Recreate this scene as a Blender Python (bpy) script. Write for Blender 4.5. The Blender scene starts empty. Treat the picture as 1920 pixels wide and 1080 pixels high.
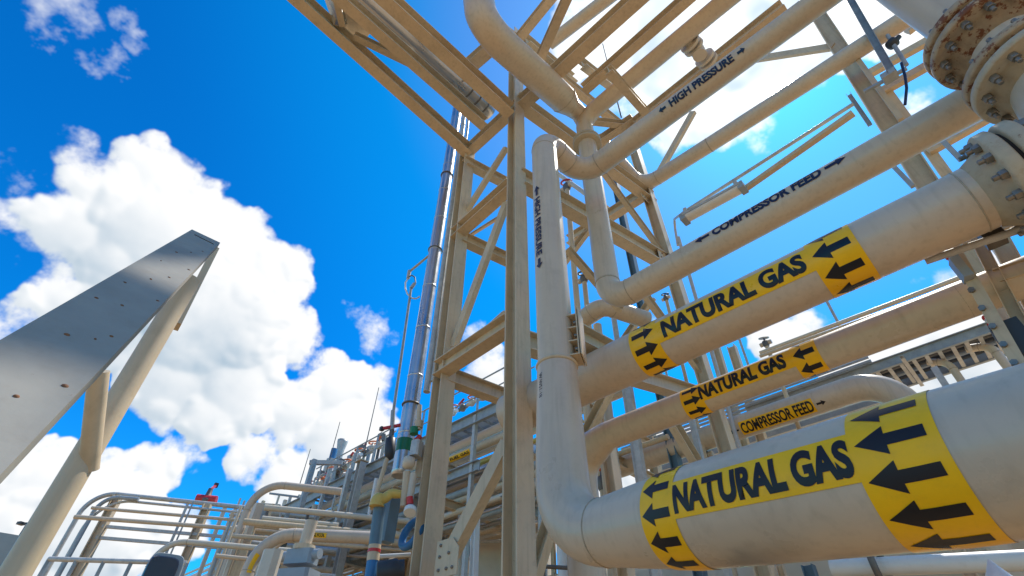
import bpy, bmesh, math, random
import numpy as np
from mathutils import Vector as V3, Matrix

random.seed(7)
S = bpy.context.scene
COL = S.collection
PI = math.pi
rad = math.radians

# ------------------------------------------------------------------ camera model
EYE = 1.6                       # lens height above the ground (m)
F = 945.0                       # focal length in pixels of a 1920 wide picture
_n = lambda v: v / np.linalg.norm(v)
_up = _n(np.array([27.0, -1039.0, F]))
_a = np.array([-1280.0, 840.0, F]); _a = _n(_a - _up * _a.dot(_up))
RW = np.array([-_a, np.cross(_up, -_a), _up])    # rows: world axes in camera axes (x right, y down, z forward)

def ray(px, py):
    return RW @ np.array([px - 960.0, py - 540.0, F])

def proj(p):
    c = RW.T @ (np.asarray(p, float) - np.array([0, 0, EYE]))
    return 960 + F * c[0] / c[2], 540 + F * c[1] / c[2], c[2]

def at(px, py, X=None, Y=None, Z=None, d=None, pl=None):
    """where the line of sight through a photo pixel meets a known plane / distance"""
    r = ray(px, py)
    if X is not None: t = X / r[0]
    elif Y is not None: t = Y / r[1]
    elif Z is not None: t = (Z - EYE) / r[2]
    elif pl is not None:
        (x0, y0), (dx, dy) = pl
        t = (x0 * dy - y0 * dx) / (r[0] * dy - r[1] * dx)
    else: t = d / math.hypot(r[0], r[1])
    return V3((r[0] * t, r[1] * t, r[2] * t + EYE))

def azp(az, d):
    return (d * math.cos(rad(az)), d * math.sin(rad(az)))

def mperpx(p):                   # metres covered by one photo pixel at point p
    return proj(p)[2] / F

# ------------------------------------------------------------------ materials
def mat(name, base, rough=0.5, metal=0.0, var=0.12, scale=3.0, dirt=0.0, dirtcol=(0.12, 0.085, 0.05), rust=0.0, bump=0.0, streak=0.0, rvar=0.12, spec=0.5, coat=0.0):
    m = bpy.data.materials.new(name); m.use_nodes = True
    nt = m.node_tree; N = nt.nodes; Lk = nt.links
    b = N['Principled BSDF']
    geo = N.new('ShaderNodeNewGeometry')
    nz = N.new('ShaderNodeTexNoise'); nz.inputs['Scale'].default_value = scale; nz.inputs['Detail'].default_value = 6; nz.inputs['Roughness'].default_value = 0.62
    Lk.new(geo.outputs['Position'], nz.inputs['Vector'])
    def mix(fac, a, c):
        x = N.new('ShaderNodeMix'); x.data_type = 'RGBA'
        if hasattr(fac, 'is_linked'): Lk.new(fac, x.inputs[0])
        else: x.inputs[0].default_value = fac
        for s, v in ((6, a), (7, c)):
            if hasattr(v, 'is_linked'): Lk.new(v, x.inputs[s])
            else: x.inputs[s].default_value = (*v, 1)
        return x.outputs[2]
    def rng(src, a, b2, c=0.0, d=1.0):
        x = N.new('ShaderNodeMapRange'); Lk.new(src, x.inputs[0])
        x.inputs[1].default_value = a; x.inputs[2].default_value = b2; x.inputs[3].default_value = c; x.inputs[4].default_value = d
        return x.outputs[0]
    lo = tuple(max(0, c * (1 - var)) for c in base); hi = tuple(min(1, c * (1 + var)) for c in base)
    col = mix(rng(nz.outputs['Fac'], 0.3, 0.7), lo, hi)
    if streak > 0:               # rain streaks: noise stretched along the vertical
        mp = N.new('ShaderNodeMapping'); mp.inputs['Scale'].default_value = (14, 14, 0.9)
        Lk.new(geo.outputs['Position'], mp.inputs['Vector'])
        n2 = N.new('ShaderNodeTexNoise'); n2.inputs['Scale'].default_value = 1.5; n2.inputs['Detail'].default_value = 5
        Lk.new(mp.outputs[0], n2.inputs['Vector'])
        col = mix(rng(n2.outputs['Fac'], 0.5, 0.78, 0, streak), col, dirtcol)
    if dirt > 0:
        n3 = N.new('ShaderNodeTexNoise'); n3.inputs['Scale'].default_value = scale * 2.3; n3.inputs['Detail'].default_value = 9; n3.inputs['Roughness'].default_value = 0.75
        Lk.new(geo.outputs['Position'], n3.inputs['Vector'])
        col = mix(rng(n3.outputs['Fac'], 0.52, 0.75, 0, dirt), col, dirtcol)
    if rust > 0:
        n4 = N.new('ShaderNodeTexNoise'); n4.inputs['Scale'].default_value = 11; n4.inputs['Detail'].default_value = 7; n4.inputs['Roughness'].default_value = 0.7
        Lk.new(geo.outputs['Position'], n4.inputs['Vector'])
        t = 0.78 - 0.32 * rust
        col = mix(rng(n4.outputs['Fac'], t, t + 0.05), col, (0.17, 0.055, 0.018))
    Lk.new(col, b.inputs['Base Color'])
    Lk.new(rng(nz.outputs['Fac'], 0.3, 0.7, max(0.05, rough - rvar), min(1, rough + rvar)), b.inputs['Roughness'])
    b.inputs['Metallic'].default_value = metal
    b.inputs['Specular IOR Level'].default_value = spec
    b.inputs['Coat Weight'].default_value = coat
    if bump > 0:
        n5 = N.new('ShaderNodeTexNoise'); n5.inputs['Scale'].default_value = 22; n5.inputs['Detail'].default_value = 5
        Lk.new(geo.outputs['Position'], n5.inputs['Vector'])
        bp = N.new('ShaderNodeBump'); bp.inputs['Strength'].default_value = bump; bp.inputs['Distance'].default_value = 0.01
        Lk.new(n5.outputs['Fac'], bp.inputs['Height']); Lk.new(bp.outputs[0], b.inputs['Normal'])
    return m

BEIGE = (0.585, 0.475, 0.345)
M = dict(
    steel=mat('beige_painted_steel', (0.595, 0.47, 0.315), 0.5, var=0.10, scale=2.2, dirt=0.28, rust=0.22, streak=0.22, bump=0.05, spec=0.35),
    pipe=mat('beige_pipe_paint', BEIGE, 0.36, var=0.07, scale=1.6, dirt=0.15, streak=0.2, bump=0.05, rust=0.1, spec=0.5),
    pale=mat('pale_grey_pipe_paint', (0.565, 0.46, 0.35), 0.36, var=0.08, scale=1.5, dirt=0.15, streak=0.18, bump=0.05, rust=0.1),
    weld=mat('weld_paint', (0.40, 0.33, 0.24), 0.55, var=0.2, scale=12, dirt=0.4),
    galv=mat('galvanised_steel', (0.47, 0.465, 0.44), 0.45, metal=0.2, var=0.18, scale=9, dirt=0.2, spec=0.5),
    galvblue=mat('weathered_galvanised', (0.33, 0.36, 0.37), 0.5, metal=0.15, var=0.2, scale=5, dirt=0.3),
    shiny=mat('stainless_jacket', (0.54, 0.53, 0.52), 0.33, metal=1.0, var=0.08, scale=2.5, dirt=0.12, rvar=0.1, bump=0.05),
    yellow=mat('yellow_vinyl', (0.93, 0.50, 0.002), 0.36, var=0.08, scale=3, dirt=0.3, bump=0.16, dirtcol=(0.5, 0.26, 0.02), spec=0.4),
    black=mat('black_vinyl', (0.008, 0.008, 0.012), 0.38, var=0.2, spec=0.4),
    navy=mat('navy_vinyl', (0.010, 0.017, 0.055), 0.4, var=0.2, spec=0.4),
    red=mat('red_paint', (0.55, 0.03, 0.03), 0.4, var=0.15, scale=8),
    orange=mat('orange_paint', (0.72, 0.16, 0.03), 0.45, var=0.15, scale=8),
    green=mat('green_band', (0.008, 0.17, 0.07), 0.4, var=0.12),
    blue=mat('blue_paint', (0.03, 0.16, 0.36), 0.45, var=0.15, dirt=0.3),
    steelblue=mat('blue_grey_paint', (0.10, 0.17, 0.22), 0.5, var=0.15, dirt=0.25),
    dark=mat('dark_rubber', (0.03, 0.033, 0.038), 0.5, var=0.2),
    darkblue=mat('dark_glossy_back', (0.012, 0.012, 0.03), 0.25, var=0.15),
    grey=mat('grey_enclosure', (0.30, 0.34, 0.37), 0.45, var=0.1, dirt=0.2),
    iron=mat('dark_iron', (0.16, 0.145, 0.13), 0.5, metal=0.5, var=0.25, scale=14, dirt=0.4, dirtcol=(0.13, 0.07, 0.035)),
    bolt=mat('zinc_bolt', (0.24, 0.22, 0.19), 0.38, metal=0.6, var=0.25, scale=20, dirt=0.5, dirtcol=(0.14, 0.08, 0.04)),
    rust=mat('rusty_flange', (0.38, 0.28, 0.18), 0.6, var=0.25, scale=9, rust=0.78, dirt=0.5, dirtcol=(0.40, 0.30, 0.19), bump=0.3),
    rustspot=mat('rust_blister', (0.20, 0.085, 0.035), 0.8, var=0.35, scale=60),
    gasket=mat('gasket', (0.035, 0.02, 0.014), 0.8, var=0.3),
    flange=mat('painted_flange', (0.46, 0.38, 0.265), 0.5, var=0.12, scale=8, dirt=0.5, dirtcol=(0.30, 0.17, 0.07), rust=0.42, bump=0.1),
    white=mat('white_paint', (0.72, 0.72, 0.70), 0.4, var=0.05, dirt=0.15),
    cream=mat('cream_paint', (0.60, 0.53, 0.42), 0.42, var=0.06, scale=2, dirt=0.15),
    plate=mat('weathered_aluminium', (0.31, 0.29, 0.25), 0.85, metal=0.0, var=0.14, scale=6, dirt=0.4, dirtcol=(0.24, 0.20, 0.16), rust=0.3, bump=0.12, rvar=0.14, streak=0.2, spec=0.3),
    lamp=mat('lamp_cover', (0.72, 0.66, 0.58), 0.25, var=0.05),
    wall=mat('metal_cladding', (0.33, 0.36, 0.33), 0.5, var=0.06, dirt=0.15),
    wallwhite=mat('white_cladding', (0.62, 0.62, 0.58), 0.5, var=0.05, dirt=0.2),
    glass=mat('dark_window', (0.03, 0.04, 0.05), 0.1, var=0.1),
    yellowpaint=mat('yellow_hose', (0.62, 0.44, 0.10), 0.5, var=0.15, dirt=0.2),
    ground=mat('pale_gravel', (0.40, 0.255, 0.125), 0.9, var=0.2, scale=1.2, dirt=0.3, dirtcol=(0.22, 0.14, 0.07), bump=0.4),
)

# ------------------------------------------------------------------ mesh builder
def frame(d, ref=None):
    d = V3(d).normalized()
    r = V3(ref) if ref is not None else (V3((0, 0, 1)) if abs(d.z) < 0.9 else V3((1, 0, 0)))
    s = r - d * r.dot(d)
    if s.length < 1e-5:
        r = V3((1, 0, 0)) if abs(d.x) < 0.9 else V3((0, 1, 0)); s = r - d * r.dot(d)
    s.normalize()
    return d, s, d.cross(s)      # along, 'up' (ref side), sideways

class MB:
    def __init__(s): s.v = []; s.f = []; s.sm = []
    def add(s, vs, fs, smooth=False):
        o = len(s.v); s.v += [V3(v) for v in vs]
        for f in fs: s.f.append([i + o for i in f]); s.sm.append(smooth)
        return s
    def extr(s, p0, p1, prof, ref=None):             # extrude a closed profile [(up, side)] from p0 to p1
        p0, p1 = V3(p0), V3(p1); d, u, w = frame(p1 - p0, ref)
        n = len(prof)
        a = [p0 + u * x + w * y for x, y in prof]; b = [p1 + u * x + w * y for x, y in prof]
        fs = [[i, (i + 1) % n, n + (i + 1) % n, n + i] for i in range(n)]
        return s.add(a + b, fs + [list(range(n))[::-1], list(range(n, 2 * n))])
    def bar(s, p0, p1, h, w, ref=None):
        return s.extr(p0, p1, [(-h / 2, -w / 2), (h / 2, -w / 2), (h / 2, w / 2), (-h / 2, w / 2)], ref)
    def ibeam(s, p0, p1, h, w, tf=None, tw=None, ref=None):      # ref = direction of the web depth
        tf = tf or h * 0.07; tw = tw or h * 0.05; a, b = h / 2, w / 2; t = tw / 2
        pr = [(-a, -b), (-a, b), (-a + tf, b), (-a + tf, t), (a - tf, t), (a - tf, b), (a, b), (a, -b), (a - tf, -b), (a - tf, -t), (-a + tf, -t), (-a + tf, -b)]
        return s.extr(p0, p1, pr[::-1], ref)
    def channel(s, p0, p1, h, w, t=None, ref=None):
        t = t or h * 0.07; a = h / 2
        pr = [(-a, 0), (-a, w), (-a + t, w), (-a + t, t), (a - t, t), (a - t, w), (a, w), (a, 0)]
        return s.extr(p0, p1, pr[::-1], ref)
    def angle(s, p0, p1, h, t=None, ref=None):
        t = t or h * 0.1
        return s.extr(p0, p1, [(0, 0), (h, 0), (h, t), (t, t), (t, h), (0, h)], ref)
    def box(s, c, sx, sy, sz, rz=0.0, bev=0.0):
        c = V3(c); R = Matrix.Rotation(rz, 3, 'Z')
        if bev > 0:
            b = bev; pr = [(-sx / 2 + b, -sy / 2), (sx / 2 - b, -sy / 2), (sx / 2, -sy / 2 + b), (sx / 2, sy / 2 - b), (sx / 2 - b, sy / 2), (-sx / 2 + b, sy / 2), (-sx / 2, sy / 2 - b), (-sx / 2, -sy / 2 + b)]
        else: pr = [(-sx / 2, -sy / 2), (sx / 2, -sy / 2), (sx / 2, sy / 2), (-sx / 2, sy / 2)]
        n = len(pr)
        vs = [c + R @ V3((x, y, z)) for z in (-sz / 2, sz / 2) for x, y in pr]
        fs = [[i, (i + 1) % n, n + (i + 1) % n, n + i] for i in range(n)]
        return s.add(vs, fs + [list(range(n))[::-1], list(range(n, 2 * n))])
    def cyl(s, p0, p1, r0, r1=None, seg=20, caps=True):
        r1 = r0 if r1 is None else r1; p0, p1 = V3(p0), V3(p1)
        return s.tubepts([p0, p1], [r0, r1], seg, caps)
    def tubepts(s, pts, rs, seg=24, caps=True):
        pts = [V3(p) for p in pts]; n = len(pts); rings = []
        d0 = (pts[1] - pts[0]).normalized(); _, u, w = frame(d0)
        for i, p in enumerate(pts):
            if i == 0: t = d0
            elif i == n - 1: t = (pts[-1] - pts[-2]).normalized()
            else: t = ((pts[i + 1] - p).normalized() + (p - pts[i - 1]).normalized()).normalized()
            u = (u - t * u.dot(t)).normalized(); w = t.cross(u)
            rings.append([p + (u * math.cos(2 * PI * k / seg) + w * math.sin(2 * PI * k / seg)) * rs[i] for k in range(seg)])
        vs = [v for r in rings for v in r]
        fs = [[i * seg + k, i * seg + (k + 1) % seg, (i + 1) * seg + (k + 1) % seg, (i + 1) * seg + k] for i in range(n - 1) for k in range(seg)]
        s.add(vs, fs, True)
        if caps:
            s.add(rings[0], [list(range(seg))[::-1]]); s.add(rings[-1], [list(range(seg))])
        return s
    def lathe(s, p0, axis, prof, seg=28):             # prof [(along, radius)]
        d, u, w = frame(axis); p0 = V3(p0)
        vs = [p0 + d * a + (u * math.cos(2 * PI * k / seg) + w * math.sin(2 * PI * k / seg)) * r for a, r in prof for k in range(seg)]
        n = len(prof)
        fs = [[i * seg + k, i * seg + (k + 1) % seg, (i + 1) * seg + (k + 1) % seg, (i + 1) * seg + k] for i in range(n - 1) for k in range(seg)]
        s.add(vs, fs, True)
        for i, rv in ((0, True), (n - 1, False)):
            if prof[i][1] > 1e-4:
                ring = vs[i * seg:(i + 1) * seg]; s.add(ring, [list(range(seg))[::-1] if rv else list(range(seg))])
        return s
    def ball(s, c, r, sx=1, sy=1, sz=1, seg=16, rings=10):
        c = V3(c); vs = []; fs = []
        for i in range(rings + 1):
            th = PI * i / rings
            for k in range(seg):
                ph = 2 * PI * k / seg
                vs.append(c + V3((r * sx * math.sin(th) * math.cos(ph), r * sy * math.sin(th) * math.sin(ph), r * sz * math.cos(th))))
        for i in range(rings):
            for k in range(seg): fs.append([i * seg + k, (i + 1) * seg + k, (i + 1) * seg + (k + 1) % seg, i * seg + (k + 1) % seg])
        return s.add(vs, fs, True)
    def torus(s, c, axis, R, r, seg=28, ts=8):
        d, u, w = frame(axis); c = V3(c)
        pts = [c + (u * math.cos(2 * PI * k / seg) + w * math.sin(2 * PI * k / seg)) * R for k in range(seg)]
        vs = []; 
        for k, p in enumerate(pts):
            o = (p - c).normalized()
            vs += [p + (o * math.cos(2 * PI * j / ts) + d * math.sin(2 * PI * j / ts)) * r for j in range(ts)]
        fs = [[k * ts + j, ((k + 1) % seg) * ts + j, ((k + 1) % seg) * ts + (j + 1) % ts, k * ts + (j + 1) % ts] for k in range(seg) for j in range(ts)]
        return s.add(vs, fs, True)
    def build(s, name, m, parent=None, label=None, cat=None, group=None, kind=None):
        me = bpy.data.meshes.new(name)
        o = bpy.data.objects.new(name, me); COL.objects.link(o)
        if parent is not None:
            w = parent; off = V3((0, 0, 0))
            while w is not None: off += w.location; w = w.parent
            o.parent = parent
        else:
            xs = [v.x for v in s.v]; ys = [v.y for v in s.v]; zs = [v.z for v in s.v]
            off = V3(((min(xs) + max(xs)) / 2, (min(ys) + max(ys)) / 2, min(zs))); o.location = off
        me.from_pydata([tuple(v - off) for v in s.v], [], s.f)
        me.polygons.foreach_set('use_smooth', s.sm)
        bm = bmesh.new(); bm.from_mesh(me); bmesh.ops.recalc_face_normals(bm, faces=bm.faces); bm.to_mesh(me); bm.free()
        me.materials.append(M[m]); me.update()
        tag(o, label, cat, group, kind)
        return o

def tag(o, label=None, cat=None, group=None, kind=None):
    if label: o['label'] = label
    if cat: o['category'] = cat
    if group: o['group'] = group
    if kind: o['kind'] = kind
    return o

def thing(name, loc, label, cat, group=None):
    o = bpy.data.objects.new(name, None); COL.objects.link(o); o.location = V3(loc); o.empty_display_size = 0.2
    return tag(o, label, cat, group)

# a pipe path: straight runs joined by bends, radius changing along the way
class Path:
    def __init__(s, pts, bend=0.0, r=0.1):
        n = len(pts); pts = [V3(p) for p in pts]
        bends = bend if isinstance(bend, (list, tuple)) else [bend] * n
        rs = r if isinstance(r, (list, tuple)) else [r] * n
        P = [pts[0]]; R = [rs[0]]; s.seams = []
        for i in range(1, n - 1):
            a, b, c = pts[i - 1], pts[i], pts[i + 1]
            d1 = (a - b).normalized(); d2 = (c - b).normalized()
            ang = d1.angle(d2)
            if bends[i] <= 0 or ang > PI - 0.01: P.append(b); R.append(rs[i]); continue
            t = min(bends[i] / math.tan(ang / 2), (a - b).length * 0.48, (c - b).length * 0.48); br = t * math.tan(ang / 2)
            cen = b + (d1 + d2).normalized() * (br / math.sin(ang / 2))
            q0 = b + d1 * t - cen; q1 = b + d2 * t - cen; tot = q0.angle(q1); k = max(4, int(tot / 0.13))
            ax = q0.cross(q1).normalized()
            s.seams += [len(P), len(P) + k]
            for j in range(k + 1):
                P.append(cen + Matrix.Rotation(tot * j / k, 3, ax) @ q0); R.append(rs[i])
        P.append(pts[-1]); R.append(rs[-1])
        s.P = P; s.R = R
        s.s = [0.0]
        for i in range(1, len(P)): s.s.append(s.s[-1] + (P[i] - P[i - 1]).length)
        s.L = s.s[-1]
    def idx(s, u):
        u = min(max(u, 0), s.L)
        for i in range(1, len(s.s)):
            if u <= s.s[i] + 1e-9: return i, (u - s.s[i - 1]) / max(1e-9, s.s[i] - s.s[i - 1])
        return len(s.s) - 1, 1.0
    def c(s, u):
        i, f = s.idx(u); return s.P[i - 1].lerp(s.P[i], f)
    def r(s, u):
        i, f = s.idx(u); return s.R[i - 1] * (1 - f) + s.R[i] * f
    def t(s, u):
        i, f = s.idx(u); return (s.P[i] - s.P[i - 1]).normalized()
    def dense(s, step=0.25):
        P = [s.P[0]]; R = [s.R[0]]
        for i in range(1, len(s.P)):
            k = max(1, int((s.P[i] - s.P[i - 1]).length / step))
            for j in range(1, k + 1): P.append(s.P[i - 1].lerp(s.P[i], j / k)); R.append(s.R[i - 1] + (s.R[i] - s.R[i - 1]) * j / k)
        return P, R
    def mesh(s, seg=40, mb=None, caps=True):
        return (mb or MB()).tubepts(s.P, s.R, seg, caps)
    def uvframe(s, um):
        c = s.c(um); t = s.t(um); n = V3((0, 0, EYE)) - c; n = (n - t * n.dot(t)).normalized()
        return n
    def surf(s, u, a, n0, off=0.0, sgn=1):
        t = s.t(u); n = (n0 - t * n0.dot(t)).normalized(); b = n.cross(t)
        return s.c(u) + (n * math.cos(a) + b * math.sin(a)) * (s.r(u) + off)
    def find(s, px, py, n0, u0, u1):
        best = None
        ul, uh, al, ah = u0, u1, -1.65, 1.65
        for it in range(4):
            us = np.linspace(ul, uh, 41); as_ = np.linspace(al, ah, 41)
            bb = (1e9, 0, 0)
            for u in us:
                t = s.t(u); n = (n0 - t * n0.dot(t)).normalized(); b = n.cross(t); c = s.c(u); r = s.r(u)
                c = np.array(c); n = np.array(n); b = np.array(b)
                p = c + r * (np.cos(as_)[:, None] * n + np.sin(as_)[:, None] * b)
                q = (p - np.array([0, 0, EYE])) @ RW
                dx = 960 + F * q[:, 0] / q[:, 2] - px; dy = 540 + F * q[:, 1] / q[:, 2] - py
                e = dx * dx + dy * dy; k = int(e.argmin())
                if e[k] < bb[0]: bb = (e[k], u, as_[k])
            _, ub, ab = bb; du = (uh - ul) / 20; da = (ah - al) / 20
            ul, uh, al, ah = max(u0, ub - du), min(u1, ub + du), ab - da, ab + da
        return ub, ab

def seams(path, parent, only=None):
    for q, i in enumerate(path.seams):
        if only is not None and q not in only: continue
        j = min(max(i, 1), len(path.P) - 2); t = (path.P[j + 1] - path.P[j - 1]).normalized() if i == j else path.t(path.s[i])
        MB().torus(path.P[i], t, path.R[i] + 0.0005, 0.0065, 40, 6).build('weld_seam', 'weld', parent)

def wrap2d(path, n0, verts, faces, off, step=0.09):
    """2-D shapes given as (u, angle) wrapped on the pipe; cut finely round the pipe first"""
    bm = bmesh.new()
    vs = [bm.verts.new((u, a, 0)) for u, a in verts]
    for f in faces:
        try: bm.faces.new([vs[i] for i in f])
        except ValueError: pass
    bmesh.ops.triangulate(bm, faces=bm.faces[:])
    lo = min(a for _, a in verts); hi = max(a for _, a in verts); k = math.floor(lo / step) + 1
    while k * step < hi:
        bmesh.ops.bisect_plane(bm, geom=bm.verts[:] + bm.edges[:] + bm.faces[:], plane_co=(0, k * step, 0), plane_no=(0, 1, 0)); k += 1
    lo = min(u for u, _ in verts); hi = max(u for u, _ in verts)
    for u in path.s:
        if lo < u < hi:
            bmesh.ops.bisect_plane(bm, geom=bm.verts[:] + bm.edges[:] + bm.faces[:], plane_co=(u, 0, 0), plane_no=(1, 0, 0))
    bm.verts.ensure_lookup_table(); bm.verts.index_update()
    mb = MB()
    mb.add([path.surf(v.co.x, v.co.y, n0, off) for v in bm.verts], [[v.index for v in f.verts] for f in bm.faces], True)
    bm.free()
    return mb

def text2d(txt, bold=0.018, narrow=1.0, space=1.0):
    cu = bpy.data.curves.new('lettering', 'FONT'); cu.body = txt; cu.offset = bold; cu.resolution_u = 5; cu.space_character = space
    o = bpy.data.objects.new('lettering', cu); COL.objects.link(o)
    dg = bpy.context.evaluated_depsgraph_get()
    me = bpy.data.meshes.new_from_object(o.evaluated_get(dg))
    vs = [(v.co.x, v.co.y) for v in me.vertices]; fs = [list(p.vertices) for p in me.polygons]
    bpy.data.objects.remove(o); bpy.data.curves.remove(cu); bpy.data.meshes.remove(me)
    x0 = min(v[0] for v in vs); x1 = max(v[0] for v in vs); y0 = min(v[1] for v in vs); y1 = max(v[1] for v in vs)
    return [((x - x0) / (x1 - x0), (y - y0) / (y1 - y0)) for x, y in vs], fs

def lettering(path, n0, txt, u0, u1, a0, a1, m, parent, name='lettering', off=0.006, bold=0.02, slope=0.0):
    vs, fs = text2d(txt, bold)
    vv = [(u0 + (u1 - u0) * x, a0 + (a1 - a0) * y + slope * (x - 0.5)) for x, y in vs]
    return wrap2d(path, n0, vv, fs, off).build(name, m, parent)

def arrow2d(u0, u1, a, h, head=0.45, shaft=0.4):
    """arrow from u0 (tail) to u1 (tip), centred on angle a, half-height h"""
    um = u1 + (u0 - u1) * head
    return [(u0, a - h * shaft), (um, a - h * shaft), (um, a - h), (u1, a), (um, a + h), (um, a + h * shaft), (u0, a + h * shaft)], [[0, 1, 5, 6], [2, 3, 4, 5, 1]]

def arrows(path, n0, lst, m, parent, name='arrow', off=0.006, head=0.45, shaft=0.4):
    for u0, u1, a, h in lst:
        v, f = arrow2d(u0, u1, a, h, head, shaft); wrap2d(path, n0, v, f, off).build(name, m, parent)

def patch(path, n0, u0, u1, a0, a1, off=0.003):
    return wrap2d(path, n0, [(u0, a0), (u1, a0), (u1, a1), (u0, a1)], [[0, 1, 2, 3]], off)

def flange(parent, c, axis, ro, th, nb, m='flange', name='flange', hub=None, rb=None, bh=0.03, side=1, bolts=True):
    """one flange disc, its bolts standing on the side the axis points to"""
    d, u, w = frame(axis); c = V3(c)
    e = th * 0.14
    pr = [(0, ro - e), (e, ro), (th - e, ro), (th, ro - e)]
    if hub: pr += [(th, hub * 1.28), (th + hub * 0.55, hub)]
    f = MB().lathe(c, axis, [(0, 0.001)] + pr + ([(th + hub * 0.56, 0.001)] if hub else [(th + 0.0001, 0.001)]), 44).build(name, m, parent)
    rb = rb or ro * 0.1
    if bolts:
        for k in range(nb):
            an = 2 * PI * (k + 0.5) / nb
            p = c + (u * math.cos(an) + w * math.sin(an)) * ro * 0.84 + d * (th - 0.002)
            b = MB().lathe(p, axis, [(0, rb), (bh, rb), (bh * 1.08, rb * 0.9)], 6)
            b.lathe(p + d * bh, axis, [(0, rb * 0.55), (bh * 0.85, rb * 0.55), (bh * 0.95, rb * 0.42)], 10)
            for i in range(len(b.sm)): b.sm[i] = False
            b.build('bolt', 'bolt', f)
    return f

# ------------------------------------------------------------------ ground
def zr(Y, th): return EYE + Y * math.tan(rad(th))     # height of a line parallel to X seen at angle th
g = MB().add([(-900, -900, 0), (900, -900, 0), (900, 900, 0), (-900, 900, 0)], [[0, 1, 2, 3]]).build('ground', 'ground', None, kind='structure')
slab = MB().box((-2, 6, 0.05), 26, 16, 0.1).build('concrete_pad', 'ground', None, kind='structure')

# ================================================================== the steel tower
XM, YM = azp(134.9, 5.0)
XC, YC = azp(143.9, 6.2)
XR, YR = azp(112.2, 8.4)
XK, YK = XC + (XR - XM), YC + (YR - YM)              # fourth corner
dirB = (XR - XM, YR - YM)
plB = ((XM, YM), dirB); plC = ((XC, YC), dirB)
plR = ((XR, YR), (1, 0.0))
tower = thing('pipe_rack_tower', (XM, YM, 0), 'tall beige steel pipe rack tower with H columns and diagonal braces in the middle', 'pipe rack')
def column(px0, px1, d, h, w, top, parent=tower, name='column', m='steel'):
    a = at(*px0, d=d); b = at(*px1, d=d); dv = (b - a) / (b.z - a.z)
    p0 = a + dv * (0 - a.z); p1 = a + dv * (top - a.z)
    mb = MB().ibeam(p0, p1, h, w, 0.02, 0.014, ref=(1, 0, 0))
    mb.box(p0 + V3((0, 0, 0.112)), h + 0.14, w + 0.12, 0.025)
    return mb.build(name, m, parent)
column((973, 1060), (967, 120), 5.0, 0.20, 0.25, at(966, 62, d=5.0).z)
column((797, 1060), (872, 330), 6.2, 0.20, 0.25, at(880, 285, d=6.2).z)
column((1338, 760), (1214, 360), 8.4, 0.22, 0.24, at(1183, 232, d=8.4).z)
def I(a, b, kw, h, w, parent=tower, name='beam', m='steel', kw2=None, ref=(0, 0, 1), kind='i'):
    p, q = at(*a, **kw), at(*b, **(kw2 or kw))
    off_ = lambda c: c[0] < -5 or c[0] > 1925 or c[1] < -5
    dd = (q - p).normalized()
    if off_(a) and (q - p).length > 0.9: p = p - dd * 4.5      # runs that leave the picture carry on beyond it
    if off_(b) and (q - p).length > 0.9: q = q + dd * 4.5
    mb = MB()
    if kind == 'i': mb.ibeam(p, q, h, w, ref=ref)
    elif kind == 'c': mb.channel(p, q, h, w, ref=ref)
    elif kind == 'l': mb.angle(p, q, h, ref=ref)
    else: mb.bar(p, q, h, w, ref=ref)
    return mb.build(name, m, parent)
BP = dict(pl=plB); CP = dict(pl=plC); YA = dict(Y=YM)
# beams along the tower face between the two near columns
I((822, 695), (955, 607), YA, 0.24, 0.20)
I((852, 442), (958, 347), YA, 0.24, 0.20)
I((878, 283), (960, 207), YA, 0.26, 0.20)
# cross beams going back
I((832, 703), (960, 750), CP, 0.22, 0.18)
I((862, 445), (958, 490), CP, 0.22, 0.18)
I((872, 303), (962, 350), CP, 0.22, 0.18)
I((975, 335), (1262, 500), BP, 0.36, 0.24)
I((970, 188), (1222, 372), BP, 0.34, 0.24)
I((1010, 112), (1192, 258), BP, 0.26, 0.2)
I((975, 640), (1310, 742), BP, 0.26, 0.2)
# diagonals
def brace(a, b, kw, h=0.11, w=0.09, parent=tower, kw2=None, kind='c', m='steel', name='brace', ref=(0, 0, 1)):
    return I(a, b, kw, h, w, parent, name, m, kw2, ref, kind)
brace((946, 275), (852, 425), dict(Y=YM + 0.05))
brace((946, 378), (845, 650), dict(Y=YM + 0.05), 0.13)
brace((948, 585), (850, 675), CP, 0.09)
brace((946, 828), (826, 1058), dict(Y=YM + 0.05), 0.16, 0.12)
brace((868, 452), (958, 396), dict(pl=plR), 0.12)
brace((1125, 322), (1250, 492), BP, 0.14, 0.1)
brace((1298, 208), (1228, 332), dict(pl=plR), 0.16, 0.1)
brace((1020, 548), (1140, 388), dict(pl=plR), 0.2, 0.12)
brace((1203, 552), (1318, 712), BP, 0.17, 0.1)
brace((1240, 770), (1312, 890), BP, 0.19, 0.12)
brace((1078, 868), (1146, 735), dict(Y=5.4), 0.14, 0.12)
I((1072, 625), (1172, 678), dict(pl=((XM + 0.9, YM), dirB)), 0.24, 0.2)
I((1078, 742), (1300, 618), dict(pl=plR), 0.26, 0.2)
brace((1132, 700), (1226, 560), dict(pl=plR), 0.15, 0.1)
brace((1060, 470), (1160, 585), BP, 0.12, 0.1)
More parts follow.
